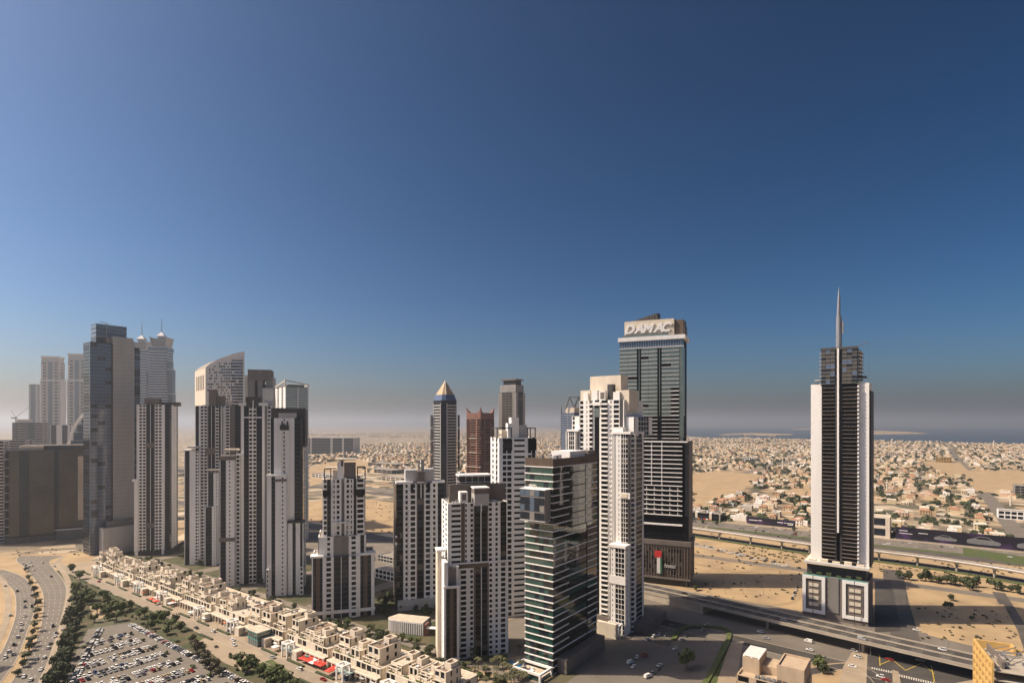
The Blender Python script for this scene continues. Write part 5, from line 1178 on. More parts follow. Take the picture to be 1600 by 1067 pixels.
for k in range(10): rr = t.r; x = rr.uniform(4, Wd-5); y = rr.uniform(3, Dp-6); t.one('roof_rubble', rr.choice(['concrete', 'white', 'metal', 'metal_dark']), x, x+rr.uniform(1, 4), y, y+rr.uniform(1, 4), zt-fh+.4, zt-fh+rr.uniform(1, 3.6))
t.done()

# ---- showrooms and hoardings along the motorway
def stlow(name, label, cat, s0, t0, nwin=60, seed=1):
    p = st(s0, t0); return Low(name, label, cat, p.x, p.y, TH_GRID, None, nwin, seed)
t = stlow('showroom', 'flat white showroom with dark glass beside the motorway, right of the lettered tower', 'building', -322, 892)
t.vol(0, 62, 0, 34, 0, 11, 5, F=[(1, 'W'), (3, 'G2'), (.6, 'W'), (3, 'G2'), (.6, 'W'), (2, 'G1')], R=[(1, 'W'), (3, 'G2'), (1, 'W')], wm='cream', roof='roof', glass='glass'); t.one('roof_box', 'paint_yellow', 8, 14, 12, 18, 10.1, 15); clutter(t, 20, 58, 6, 30, 10.1, 14, 5, 6.0)
for i in range(10): t.one('display', t.r.choice(['orange_fabric', 'white_b', 'red_fabric', 'glass_blue']), 8+i*4.2, 11+i*4.2, -1.2, -.8, 1, 3)
t.done()
mat('hoarding', (0.012, 0.010, 0.018), (0.10, 0.04, 0.16), 0.5, scale=0.05, detail=3, lo=0.52, hi=0.75)
mat('hoarding_cars', (0.016, 0.015, 0.022), (0.42, 0.42, 0.48), 0.5, scale=0.045, detail=6, lo=0.52, hi=0.72)
t = stlow('advertising_hoarding', 'long dark hoarding with white lettering, left of the white spire tower', 'hoarding', -222, 900)
t.one('panel', 'hoarding', 0, 66, 0, .6, .8, 10.5); 
for x, w, z in ((3, 12, 5.6), (16, 5, 6.0), (42, 8, 5.8), (51.5, 2, 5.8), (54.5, 9, 5.6), (56, 7, 3.6)): t.one('printed_bar', 'sign_white', x, x+w, -.05, -.01, z, z+1.0)
for i in range(8): t.one('prop', 'metal', 1+i*9, 1.4+i*9, .62, 2.4, 0, 8)
t.done()
t = stlow('advertising_hoarding', 'very long hoarding printed with silver cars at the right edge', 'hoarding', -36, 888)
t.one('panel', 'hoarding', 0, 190, 0, .8, 1.5, 17);
prof = [(0, 0), (1, -.6), (4, -.8), (12, -.8), (16, -.7), (17, .2), (16.6, 1.4), (13.5, 2.2), (11, 4.0), (6.5, 4.3), (3, 2.6), (.4, 1.8)]
for x0_, sc_2 in ((40, 1.35), (72, 1.9), (118, 1.9), (150, 1.5)):
    b = MB(); b.quad([(x0_+x*sc_2, -.06, 6+z*sc_2) for x, z in prof], 'metal'); b.build('printed_car', t.root)
    b = MB(); b.quad([(x0_+x*sc_2, -.1, 6+z*sc_2) for x, z in ((4, 2.6), (6.8, 3.8), (10.6, 3.6), (12.4, 2.3))], 'car_glass'); b.build('printed_window', t.root)
for x, w, z in ((4, 9, 12.5), (4, 14, 9), (24, 10, 11)): t.one('printed_bar', 'sign_white', x, x+w, -.06, -.01, z, z+.7)
t.one('base', 'concrete', -1, 192, -.6, 1.6, 0, 1.5)
for i in range(16): t.one('prop', 'metal', 1+i*12, 1.5+i*12, .82, 4, 0, 15)
t.done()
t = stlow('showroom', 'cream showroom with big dark square windows, just right of the spire tower', 'building', -118, 892)
t.vol(0, 76, 0, 30, 0, 27, 13, F=[(.4, 'W'), (1, 'v'), (.3, 'W'), (1.2, 'v'), (.3, 'W'), (1, 'G4'), (.3, 'W'), (1.2, 'v'), (.3, 'W')], wm='cream', roof='cream_roof', glass='glass'); t.one('roof_house', 'yellow_wall', 4, 24, 6, 22, 26, 36); t.one('roof_house', 'cream', 30, 52, 8, 24, 26, 33); t.done()
t = stlow('pylon_sign', 'purple pylon sign with a white mark beside the lettered tower', 'sign', -351, 880); t.one('panel', 'purple', 0, 10, 0, 1.2, 5, 20); t.one('mark', 'sign_white', 2.2, 3.6, -.1, -.01, 8, 17); t.one('mark', 'sign_white', 6.4, 7.8, -.1, -.01, 8, 17); t.one('mark', 'sign_white', 3.62, 6.38, -.1, -.01, 11.8, 13.2); t.one('leg', 'metal_dark', 1, 2, .2, 1, 0, 5); t.one('leg', 'metal_dark', 8, 9, .2, 1, 0, 5); t.done()

# ---- flyover
pts = [(-420, 520, .8), (-330, 497, 1.6), (-260, 484, 3.6), (-203, 474, 6), (-130, 459, 8.2), (-60, 447, 9), (20, 436, 9), (120, 424, 9), (240, 412, 9)]
P = smooth([st(s, t_) for s, t_, z in pts], 6); Z = []
for i in range(len(P)):
    k = min(i//6, len(pts)-2); f = i/6-k; Z.append(pts[k][2]*(1-f)+pts[k+1][2]*f)
fo = empty('flyover', P[0].to_3d()); tag(fo, 'concrete flyover with two carriageways crossing in front of the spire tower', 'flyover')
def fpart(name, d0, d1, dz0, dz1, m, top=None, i0=0, i1=None, kind=None):
    b = MB(); i1 = i1 or len(P); QL = offs(P, d0)[i0:i1]; QR = offs(P, d1)[i0:i1]; o = Vector((P[0].x, P[0].y))
    band(b, [q-o for q in QL], [q-o for q in QR], [z+dz0 for z in Z[i0:i1]], [z+dz1 for z in Z[i0:i1]], m, top); return b.build(name, fo, kind)
fpart('deck', -11.4, 11.4, -1.5, 0, 'concrete', 'concrete'); fpart('carriageway', -10.8, -.7, .005, .05, 'asphalt_dark'); fpart('carriageway', 0.7, 10.8, .005, .05, 'asphalt_dark')
fpart('parapet', -11.5, -11.1, 0, .85, 'concrete'); fpart('parapet', 11.1, 11.5, 0, .85, 'concrete'); fpart('median', -.45, .45, .0, .7, 'concrete')
o0 = Vector((P[0].x, P[0].y)); b = MB()
for d in (-7.4, -4.1, 4.1, 7.4):
    Q = offs(P, d)
    for i in range(len(Q)-1):
        a, c = Q[i]-o0, Q[i+1]-o0; n_ = max(1, int((c-a).length/9))
        for k in range(n_):
            p, q = a.lerp(c, k/n_), a.lerp(c, (k+.4)/n_); tt = (q-p).normalized(); nn = Vector((tt.y, -tt.x))*.12; za = Z[i]+.09+(Z[i+1]-Z[i])*k/n_; zb = Z[i]+.09+(Z[i+1]-Z[i])*(k+.4)/n_
            b.quad([(p.x-nn.x, p.y-nn.y, za), (p.x+nn.x, p.y+nn.y, za), (q.x+nn.x, q.y+nn.y, zb), (q.x-nn.x, q.y-nn.y, zb)], 'marking')
b.build('lane_marking', fo, 'stuff')
b = MB(); QL = [q-o0 for q in offs(P, -11)[:24]]; QR = [q-o0 for q in offs(P, 11)[:24]]; band(b, QL, QR, 0, [z-1.5 for z in Z[:24]], 'concrete'); b.build('retaining_wall', fo)
for i in range(27, len(P), 5):
    c = P[i]-o0; tt = (P[min(i+1, len(P)-1)]-P[i-1]).normalized(); nn = Vector((tt.y, -tt.x))
    for d in (-5, 5): 
        b = MB(); b.tube(((c+nn*d).x, (c+nn*d).y, 0), ((c+nn*d).x, (c+nn*d).y, Z[i]-2.5), 1.0, 1.0, 'concrete', 10); b.build('pier', fo)
    b = MB(); b.obox(c, nn, 8, 1.1, Z[i]-2.6, Z[i]-1.48, 'concrete'); b.build('pier_cap', fo)
FLY = (P, Z)
# ---- metro viaduct
P = smooth([g(u, v, 11) for u, v in ((830, 796), (930, 804), (1080, 823), (1265, 848.5), (1360, 858), (1480, 873), (1600, 892), (1740, 918))], 8)
mv = empty('metro_viaduct', P[0].to_3d()); tag(mv, 'slender raised metro viaduct on single piers beside the motorway', 'viaduct'); o0 = P[0].copy()
def mpart(name, d0, d1, z0, z1, m):
    b = MB(); band(b, [q-o0 for q in offs(P, d0)], [q-o0 for q in offs(P, d1)], z0, z1, m); return b.build(name, mv)
mpart('deck', -4.6, 4.6, 9.1, 10.6, 'concrete'); mpart('parapet', -4.9, -4.5, 10.6, 11.5, 'concrete'); mpart('parapet', 4.5, 4.9, 10.6, 11.5, 'white'); mpart('rail_bed', -3, 3, 10.62, 10.8, 'taupe'); mpart('deck_edge', 4.92, 5.2, 9.8, 10.7, 'concrete')
d = 0; acc = 0
for i in range(1, len(P)):
    acc += (P[i]-P[i-1]).length
    if acc > 30:
        acc = 0; c = P[i]-o0; b = MB(); b.tube((c.x, c.y, 0), (c.x, c.y, 7), 1.1, 1.1, 'concrete', 10); b.build('pier', mv); b = MB(); b.tube((c.x, c.y, 7), (c.x, c.y, 8.8), 1.1, 3.6, 'white_b', 10); b.build('pier_head', mv)
b = MB(); Q = offs(P, 9); band(b, offs(Q, -3), offs(Q, 3), 0, .9, 'leaf'); tag(b.build('hedge'), 'long low green hedge under the metro viaduct', 'hedge')
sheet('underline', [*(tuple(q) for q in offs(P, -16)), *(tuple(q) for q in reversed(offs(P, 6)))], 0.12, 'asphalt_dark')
# ================================================================== TREES
def crown_mesh(name, R, H, n, leaf, m, seed, flat=1.0):
    r = random.Random(seed); b = MB(); cl = []
    for i in range(7):
        a = r.uniform(0, 6.28); d = r.uniform(0, .62)*R
        cl.append((Vector((math.cos(a)*d, math.sin(a)*d, H*r.uniform(.32, .75))), R*r.uniform(.38, .6)))
    for i in range(n):
        c, q = r.choice(cl); v = Vector((r.gauss(0, 1), r.gauss(0, 1), r.gauss(0, 1))).normalized()*q*(r.random()**.4)
        v.z *= .75*flat; p = c+v
        d = (v.normalized()+Vector((r.uniform(-1, 1), r.uniform(-1, 1), r.uniform(-.4, 1)))*.7).normalized(); u = d.orthogonal().normalized(); w = d.cross(u)
        a = r.uniform(0, 6.28); u, w = u*math.cos(a)+w*math.sin(a), w*math.cos(a)-u*math.sin(a); s = leaf*r.uniform(.6, 1.3)
        b.quad([p-u*s-w*s*.6, p+u*s-w*s*.7, p+u*s*.8+w*s*.7, p-u*s*.9+w*s*.6], m)
    return b.mesh(name)
def trunk_mesh(name, h, r0, seed):
    r = random.Random(seed); b = MB(); b.tube((0, 0, 0), (r.uniform(-.2, .2), r.uniform(-.2, .2), h*.6), r0, r0*.65, 'bark', 6)
    for i in range(3):
        a = i*2.1+r.random(); b.tube((0, 0, h*.5), (math.cos(a)*h*.35, math.sin(a)*h*.35, h*1.05), r0*.5, r0*.22, 'bark', 5)
    return b.mesh(name)
CROWN = [crown_mesh('crown', 3.4, 6.6, 330, .46, m, k) for k, m in enumerate(['leaf', 'leaf', 'leaf_dark', 'leaf_dark', 'leaf_dry', 'leaf'])]
TRUNK = [trunk_mesh('trunk', 3.2, .24, k) for k in range(3)]
BUSH = [crown_mesh('bush', 1.4, 1.7, 130, .28, m, 20+k, .9) for k, m in enumerate(['leaf', 'leaf_dark', 'leaf_dry', 'leaf'])]
def palm_mesh(seed):
    r = random.Random(seed); b = MB()
    for i in range(20):
        a = 6.283*i/20+r.uniform(-.15, .15); up = r.uniform(.2, 1.1); p = Vector((0, 0, 0)); d = Vector((math.cos(a), math.sin(a), up)).normalized(); side = Vector((-math.sin(a), math.cos(a), 0))
        for k in range(4):
            q = p+d*.85; w0 = (.12, .42, .40, .26)[k]; w1 = (.42, .40, .26, .04)[k]; dz = Vector((0, 0, -.12))
            b.quad([p-side*w0+dz, p, q, q-side*w1+dz], 'leaf_palm'); b.quad([p, p+side*w0+dz, q+side*w1+dz, q], 'leaf_palm'); p = q; d = (d+Vector((0, 0, -.42))).normalized()
    return b.mesh('fronds')
PALM = [palm_mesh(k) for k in range(3)]
b = MB(); b.tube((0, 0, 0), (.15, 0, 3.6), .26, .2, 'bark', 7, False); b.tube((.15, 0, 3.6), (.1, 0, 7.0), .2, .17, 'bark', 7); PTRUNK = b.mesh('palm_trunk')
tr = random.Random(55); NTREE = [0]
def tree(p, sc, kind, label, group, cat='tree'):
    NTREE[0] += 1
    if kind == 'palm':
        o = empty('palm_tree', (p[0], p[1], 0), tr.uniform(0, 6.28)); tag(o, label, 'palm tree', group); link('trunk', PTRUNK, o, None, (sc, sc, sc)); link('crown', tr.choice(PALM), o, (.1*sc, 0, 7*sc), (sc*1.15,)*3)
    elif kind == 'bush':
        o = link('bush', tr.choice(BUSH), None, (p[0], p[1], 0), (sc*tr.uniform(.8, 1.4), sc*tr.uniform(.8, 1.4), sc), tr.uniform(0, 6.28)); tag(o, label, 'bush', group)
    else:
        k = {'green': (0, 1, 5), 'dark': (2, 3), 'dry': (4,)}[kind]; o = empty('tree', (p[0], p[1], 0), tr.uniform(0, 6.28)); tag(o, label, cat, group)
        link('trunk', tr.choice(TRUNK), o, None, (sc, sc, sc)); link('crown', CROWN[tr.choice(k)], o, None, (sc*tr.uniform(.85, 1.2), sc*tr.uniform(.85, 1.2), sc*tr.uniform(.85, 1.1)))
    return o
def row(px, sc, kind, label, group):
    ORD = 'first second third fourth fifth sixth seventh eighth ninth tenth eleventh twelfth thirteenth fourteenth fifteenth sixteenth seventeenth eighteenth nineteenth twentieth'.split()
    px = sorted(px)
    for i, (u, v) in enumerate(px):
        q = g(u, v); tree(q, sc*tr.uniform(.8, 1.2), kind, label+(', '+ORD[i]+' from the left' if len(px) <= 20 else ''), group)
row([(40, 893), (44, 905), (48, 915), (53, 925), (56, 936), (59, 947), (59, 958), (56, 969), (54, 981), (51, 992), (50, 1004), (46, 1016), (42, 1030), (36, 1042), (28, 1056)], .95, 'dark', 'dark leafy tree on the strip between the two carriageways', 'trees on the road median')
row([(46, 910), (57, 942), (57, 963), (53, 986), (38, 1036), (47, 1010)], .9, 'palm', 'palm on the strip between the two carriageways', 'palms on the road median')
px = []
for i in range(46):
    f = i/45; u = 128-f*46+tr.uniform(-11, 11); v = 930+f*150+tr.uniform(-4, 4); px.append((u, v))
row(px, 1.25, 'dark', 'dense dark tree in the belt between the road and the car park', 'trees between road and car park')
row([(113, 893), (125, 905), (118, 922), (128, 938), (137, 944), (144, 938), (162, 936), (168, 943), (176, 952), (184, 958), (193, 955), (205, 951), (152, 958), (165, 962), (172, 968), (147, 972), (182, 970)], 1.35, 'green', 'spreading green tree at the far corner of the car park', 'trees at the car park corner')
row([(218, 966), (226, 962), (240, 972), (250, 966), (256, 972), (268, 980), (274, 976), (283, 985), (262, 990), (236, 982)], 1.2, 'green', 'green tree on the lawn beside the promenade street', 'trees on the promenade lawn')
row([(303, 1012), (309, 1019), (316, 1026), (323, 1033), (330, 1040), (338, 1047), (312, 1030), (320, 1041), (343, 1056), (331, 1052), (300, 1006)], 1.1, 'dry', 'thin greyish tree in the row along the car park edge', 'thin trees along the car park')
row([(374, 1037), (381, 1044), (390, 1040), (398, 1047), (386, 1052), (405, 1056), (432, 1058), (440, 1064), (378, 1049), (420, 1062), (448, 1070), (455, 1078), (426, 1074)], 1.25, 'green', 'rounded green tree in the garden by the forecourt plaza', 'trees by the forecourt plaza')
for i in range(70):
    s = tr.uniform(-690, -215); q = st(s, tr.uniform(256, 268)); tree(q, tr.uniform(.6, 1.15), tr.choice(['green', 'dark', 'dark']), 'small dark tree behind the cream terraces at the tower feet', 'trees behind the terraces')
for i in range(64):
    u = tr.uniform(700, 828); v = tr.uniform(1008, 1075)
    if u < 716 and v < 1045: continue
    if u < 796 and v < 1022: continue
    if 788 < u and 1024 < v < 1050: continue
    tree(g(u, v), tr.uniform(.65, 1.0), tr.choice(['palm', 'palm', 'green']), 'garden palm or tree around the pool by the biggest white tower', 'garden trees by the pool')
for i in range(40):
    s_, t2 = tr.uniform(-740, -270), tr.uniform(286, 366)
    tree(st(s_, t2), tr.uniform(.8, 1.4), 'dark', 'dark tree in the planted grounds between the white towers', 'trees between the white towers')
for i in range(26):
    u = tr.uniform(590, 690); v = tr.uniform(925, 962); tree(g(u, v), tr.uniform(.8, 1.3), 'dark', 'dark tree in the shaded court between the white towers', 'trees in the shaded court')
row([(612, 999), (620, 1001), (630, 1002), (641, 1004), (605, 995), (652, 1006), (590, 990), (582, 985), (575, 982)], .8, 'green', 'small green tree in front of the louvred pavilion', 'trees by the louvred pavilion')
row([(1404, 903), (1413, 905), (1421, 906), (1438, 907), (1447, 908), (1455, 909), (1463, 911), (1471, 911), (1480, 912), (1490, 914), (1500, 915), (1510, 917), (1516, 922), (1526, 917), (1555, 921), (1564, 923), (1580, 925), (1590, 927)], 1.5, 'dark', 'dark roadside tree in the row beyond the sand lot', 'roadside trees beyond the sand lot')
tree(g(1482, 951), 1.15, 'dark', 'lone tree at the shadow edge of the sand lot', None); tree(g(1518, 969), .8, 'dark', 'lone round tree in the middle of the sunlit sand lot', None); tree(g(1486, 938), 1.1, 'dark', 'lone tree in the shade just behind the sand lot', None)
tree(g(1072, 1045), 2.0, 'green', 'big green tree in the shaded car court', None); tree(g(1278, 1046), 1.5, 'green', 'bushy tree right of the low cream building', None); tree(g(1286, 1052), 1.1, 'dark', 'smaller dark tree beside the bushy one at the low cream building', None); tree(g(1088, 922), 1.1, 'dark', 'small dark tree at the foot of the lettered tower', None)
row([(1083, 815), (1098, 818), (1120, 820), (1142, 805), (1150, 803), (1240, 830)], 1.0, 'dark', 'small tree along the motorway verge', 'trees on the motorway verge')
# dry scrub on the sand
bb = MB(); sr = random.Random(77)
def tuft(p, R):
    for i in range(9):
        v = Vector((sr.gauss(0, 1), sr.gauss(0, 1), abs(sr.gauss(0, .6)))).normalized()*R*sr.uniform(.4, 1); c = Vector((p.x, p.y, R*.25))+Vector((v.x, v.y, v.z*.6)); d = Vector((sr.uniform(-1, 1), sr.uniform(-1, 1), sr.uniform(.2, 1))).normalized(); u = d.orthogonal().normalized(); w = d.cross(u); s = R*sr.uniform(.25, .5)
        bb.quad([c-u*s-w*s, c+u*s-w*s, c+u*s+w*s, c-u*s+w*s], sr.choice(['leaf_dry', 'leaf_dry', 'leaf_dark']))
for (ua, ub, va, vb, n_) in ((1150, 1265, 852, 880, 150), (1362, 1600, 876, 900, 160), (1435, 1590, 950, 1000, 60), (1085, 1250, 860, 935, 60), (490, 620, 785, 832, 50), (20, 130, 858, 868, 20), (1090, 1350, 816, 842, 120)):
    for i in range(n_): tuft(g(sr.uniform(ua, ub), sr.uniform(va, vb)), sr.uniform(.5, 1.7))
tag(bb.build('scrub'), 'dry scrub tufts scattered over the sand lots', 'scrub', kind='stuff')
# planted ends of the parking rows, promenade hedges
for s in [-458+19*k for k in range(8)]:
    tree(st(s+tr.uniform(-2, 2), 165.5), 1.3, 'bush', 'bush in the planted end of a parking row', 'bushes at the parking row ends'); tree(st(s+1, 150-(s+486)*.45), 1.3, 'bush', 'bush in the planted end of a parking row', 'bushes at the parking row ends')
for i in range(60):
    tree(st(tr.uniform(-640, -250), tr.uniform(178, 190)), tr.uniform(.7, 1.3), 'bush', 'low bush in the planting between promenade and car park', 'bushes along the promenade garden')
for k, s in enumerate(range(-680, -240, 30)):
    if -400 < s < -370: continue
    for tt in (206.8, 195):
        bb = MB(); c = st(s, tt); bb.obox(c, A2, 8.5, .8, .05, 1.0, 'leaf_dark'); o = bb.build('hedge'); tag(o, 'clipped hedge strip along the promenade street', 'hedge', 'hedges along the promenade street')

# ================================================================== CARS
def car_mesh(col, kind='sedan'):
    b = MB(); p = 'paint_'+col
    if kind == 'van':
        b.prism([(-2.5, -.95), (2.5, -.95), (2.5, .95), (-2.5, .95)], .35, 1.25, p); b.prism([(-2.45, -.93), (1.9, -.93), (1.9, .93), (-2.45, .93)], 1.25, 2.2, p, None, [(-2.4, -.85), (1.35, -.85), (1.35, .85), (-2.4, .85)])
        b.box(.2, 1.3, -.94, .94, 1.35, 1.95, 'car_glass')
    else:
        zr = 1.75 if kind == 'suv' else 1.45
        b.prism([(-2.25, -.9), (2.25, -.9), (2.25, .9), (-2.25, .9)], .3, .62, p, None, [(-2.3, -.92), (2.3, -.92), (2.3, .92), (-2.3, .92)])
        b.prism([(-2.3, -.92), (2.3, -.92), (2.3, .92), (-2.3, .92)], .62, .95, p, None, [(-2.15, -.82), (2.05, -.82), (2.05, .82), (-2.15, .82)])
        x0 = -2.0 if kind == 'suv' else -1.7
        b.prism([(x0, -.8), (1.0, -.8), (1.0, .8), (x0, .8)], .95, zr-.06, 'car_glass', None, [(x0+.35, -.62), (.35, -.62), (.35, .62), (x0+.35, .62)]); b.prism([(x0+.33, -.63), (.37, -.63), (.37, .63), (x0+.33, .63)], zr-.06, zr, p)
    for x in (-1.4, 1.4):
        for y in (-.82, .82): b.tube((x, y-.1, .32), (x, y+.1, .32), .32, .32, 'tyre', 7)
    return b.mesh('car_'+col)
CARS = {}
for n, c in CARCOL:
    for k in ('sedan', 'suv'): CARS[(n, k)] = car_mesh(n, k)
for n in ('white', 'silver'): CARS[(n, 'van')] = car_mesh(n, 'van')
cr = random.Random(91); NCAR = [0]; extra = []
def car(p, ang, where, group, col=None, kind=None, z=0.2, cap=120):
    col = col or cr.choices([c[0] for c in CARCOL], [50, 13, 11, 12, 5, 4, 5, .6])[0]; kind = kind or cr.choices(['sedan', 'suv'], [3, 2])[0]
    if NCAR[0] >= cap: extra.append((p, ang, col, kind, z)); return
    NCAR[0] += 1
    o = link('car' if kind != 'van' else 'van', CARS[(col, kind)], None, (p[0], p[1], z), None, ang+cr.choice([0, math.pi])); tag(o, f'{col} {kind if kind != "sedan" else "car"} {where}', 'van' if kind == 'van' else 'car', f'{col} {kind} {group}')
aA = math.atan2(A2.y, A2.x); aB = math.atan2(B2.y, B2.x)
# nearest first: the car park
for ri, s in enumerate([-344, -363, -382, -401, -420, -440, -458]):
    for side in (-2.7, 2.7):
        t_ = 163.0
        while t_ > 150-(s+486)*.45+3:
            if cr.random() < .9 and not (st(s, t_).y < 322): car(st(s+side+cr.uniform(-.3, .3), t_), aA, 'parked in a middle row of the crowded car park', 'in the car park rows', z=.18)
            t_ -= 2.75
s = -478.0
while s < -300:
    if cr.random() < .93: car(st(s, 173.5+cr.uniform(-.3, .3)), aB, 'parked in the outer row beside the planting', 'in the outer car park row', z=.18)
    s += 2.8
p0, p1 = g(150, 984), g(104, 1070); n = int((p1-p0).length/2.9)
for i in range(n):
    if cr.random() < .9: car(p0.lerp(p1, (i+.5)/n)+Vector((2.5, 1.0, 0)), aB-.35, 'parked under the trees at the left side of the car park', 'at the left side of the car park', z=.18)
def along(L, R, f, vs, where, group, cap=300):
    for idx, k in vs: pass
def lane(rows, where, group, n, jit=0.0):
    pass
for (u, v, c) in ((64, 1047, 'white'), (57, 1030, 'silver'), (37, 1058, 'white'), (48, 1063, 'white'), (69, 1028, 'white'), (75, 1013, 'white'), (79, 1006, 'grey'), (83, 979, 'black'), (86, 995, 'white'), (88, 990, 'grey'), (98, 984, 'white'), (80, 901, 'black'), (45, 886, 'white'), (50, 884, 'white'), (43, 890, 'white'), (53, 891, 'white'), (40, 884, 'silver'), (48, 879, 'white'), (36, 881, 'white'), (66, 880, 'white'), (85, 885, 'white')):
    p = g(u, v); i = min(range(len(L1)), key=lambda k: (L1[k].lerp(R1[k], .5)-Vector((p.x, p.y))).length); d = (L1[min(i+1, len(L1)-1)]-L1[max(i-1, 0)]); car(p, math.atan2(d.y, d.x), 'driving on the right hand carriageway', 'on the right carriageway', c, cap=900)
for (u, v, c) in ((27, 924, 'black'), (39, 940, 'black'), (39, 949, 'grey'), (50, 948, 'black'), (38, 963, 'white'), (33, 976, 'white'), (33, 985, 'silver'), (28, 996, 'white'), (22, 1008, 'black'), (14, 1019, 'white'), (21, 1023, 'silver'), (8, 1028, 'white'), (16, 962, 'white'), (8, 916, 'silver')):
    p = g(u, v); i = min(range(len(L2)), key=lambda k: (L2[k].lerp(R2[k], .5)-Vector((p.x, p.y))).length); d = (L2[min(i+1, len(L2)-1)]-L2[max(i-1, 0)]); car(p, math.atan2(d.y, d.x), 'driving on the left hand carriageway', 'on the left carriageway', c, cap=900)
for (u, v, c, k) in ((1188, 988, 'white', 'suv'), (1197, 998, 'silver', 'sedan'), (1263, 1003, 'white', 'van'), (1265, 1016, 'white', 'sedan'), (1335, 1018, 'silver', 'suv'), (1340, 1027, 'white', 'suv'), (1105, 978, 'white', 'suv'), (1390, 1031, 'red', 'sedan'), (1438, 1033, 'beige', 'sedan'), (1432, 985, 'white', 'sedan'), (1376, 1058, 'white', 'suv'), (1384, 1063, 'red', 'sedan'), (1332, 1042, 'white', 'sedan')):
    car(g(u, v), aA+cr.uniform(-.15, .15), 'on the road under the flyover', 'on the road under the flyover', c, k, cap=900)
for (u, v, c, k) in ((1012, 1000, 'white', 'suv'), (1022, 995, 'white', 'suv'), (1030, 992, 'white', 'sedan'), (1004, 1023, 'red', 'sedan'), (1008, 1025, 'red', 'sedan'), (995, 1027, 'white', 'sedan'), (985, 1036, 'white', 'van'), (990, 1042, 'white', 'sedan'), (1040, 993, 'silver', 'sedan'), (1055, 1014, 'white', 'sedan'), (1066, 1000, 'silver', 'sedan'), (1012, 1058, 'white', 'van'), (1020, 1052, 'silver', 'suv'), (1028, 1046, 'grey', 'sedan'), (1031, 1040, 'white', 'sedan'), (1067, 1000, 'white', 'sedan'), (1072, 994, 'grey', 'sedan'), (1098, 985, 'silver', 'sedan')):
    car(g(u, v), aB+cr.uniform(-.3, .3), 'parked in the shaded car court by the green glass office', 'in the shaded car court', c, k, cap=900)
# line of cars across the sand, two abreast
for i in range(30):
    f = i/29; u = 1083+f*165; v = 850+f*39
    for d in (-1.2, 1.6):
        if cr.random() < .55: car(g(u, v+d), aA+.05, 'parked in the long line across the sand', 'in the long line on the sand', cr.choices(['white', 'grey', 'silver', 'black'], [6, 2, 2, 1])[0], cap=900)
for i in range(5): car(g(1246-i*2, 918+i*4.4), aB, 'parked at the shadow edge left of the spire tower', 'left of the spire tower', 'white' if i % 2 else 'black', cap=900)
for f, d, c, k in ((.16, -8, 'white', 'van'), (.60, 5.5, 'silver', 'sedan'), (.76, -7, 'white', 'suv'), (.80, 7, 'white', 'suv'), (.70, 8, 'silver', 'van'), (.30, 5, 'white', 'sedan'), (.45, -5, 'black', 'sedan'), (.86, -5, 'white', 'van')):
    Pq, Zq = FLY; i = int(f*(len(Pq)-2)); tt = (Pq[i+1]-Pq[i]).normalized(); q = Pq[i]+Vector((tt.y, -tt.x))*d; car(q, math.atan2(tt.y, tt.x), 'driving over the flyover', 'on the flyover', c, k, z=Zq[i]+.07, cap=900)
for i in range(30):
    s = cr.uniform(-330, 160); lane_ = cr.choice([-19, -15, -11, -7, 7, 11, 15, 19]); car(st(s, 861+lane_), aA, 'driving on the motorway behind the metro viaduct', 'on the motorway', cr.choices(['white', 'silver', 'grey', 'black', 'red'], [6, 2, 2, 1, .5])[0], cr.choices(['sedan', 'suv', 'suv'], [2, 1, 1])[0], cap=900)
for i in range(16):
    s = cr.uniform(-860, -560); car(st(s, cr.choice([530, 534, 700, 704])+cr.uniform(-.6, .6)), aA, 'parked at the edge of the sand lot behind the towers', 'at the far sand lot', cap=900)
for i in range(14):
    s = cr.uniform(-640, -260); car(st(s, cr.choice([210.5, 199, 203])), aA, 'on the promenade street by the terraces', 'on the promenade street', cap=900)
if extra:
    bb = MB()
    for p, ang, col, kind, z in extra:
        me = CARS[(col, kind)]; c_, s_ = math.cos(ang), math.sin(ang); n0 = len(bb.v)
        for v in me.vertices: bb.v.append((p[0]+v.co.x*c_-v.co.y*s_, p[1]+v.co.x*s_+v.co.y*c_, z+v.co.z))
        names = [m.name for m in me.materials]
        for f in me.polygons: bb.f.append(tuple(n0+q for q in f.vertices)); bb.mi.append(bb._m(names[f.material_index]))
    tag(bb.build('parked_cars'), 'further cars parked in the packed rows of the car park', 'cars', kind='stuff')

# ================================================================== STREET FURNITURE
def parasol(p, col, label, group, sc=1.0):
    o = empty('parasol', (p[0], p[1], .2)); tag(o, label, 'parasol', group); b = MB(); q = [(-1.9*sc, -1.9*sc), (1.9*sc, -1.9*sc), (1.9*sc, 1.9*sc), (-1.9*sc, 1.9*sc)]
    b.prism(q, 2.5, 2.75, col); b.prism(q, 2.75, 3.5, col, None, [(x*.06, y*.06) for x, y in q]); b.build('canopy', o); b = MB(); b.tube((0, 0, 0), (0, 0, 2.5), .06, .06, 'metal', 5); b.build('pole', o); o.rotation_euler = (0, 0, TH_GRID)
for i in range(7):
    q = g(478, 1032).lerp(g(508, 1043), i/6); parasol(q+Vector((0, 2, 0)), 'red_fabric', 'red square parasol in the long row on the shopping street', 'red parasols in the long row'); parasol(q+Vector((-1.5, -2.2, 0)), 'red_fabric', 'red square parasol in the long row on the shopping street', 'red parasols in the long row')
for i in range(3): parasol(g(515+i*5, 1054-i*3), 'red_fabric', 'red parasol in the short row right of the long one', 'red parasols in the short row', 1.2)
for i, q in enumerate((g(448, 1018), g(452, 1021))): parasol(q, 'orange_fabric', 'orange parasol on the terrace right of the teal kiosk', 'orange parasols by the kiosk', 1.2)
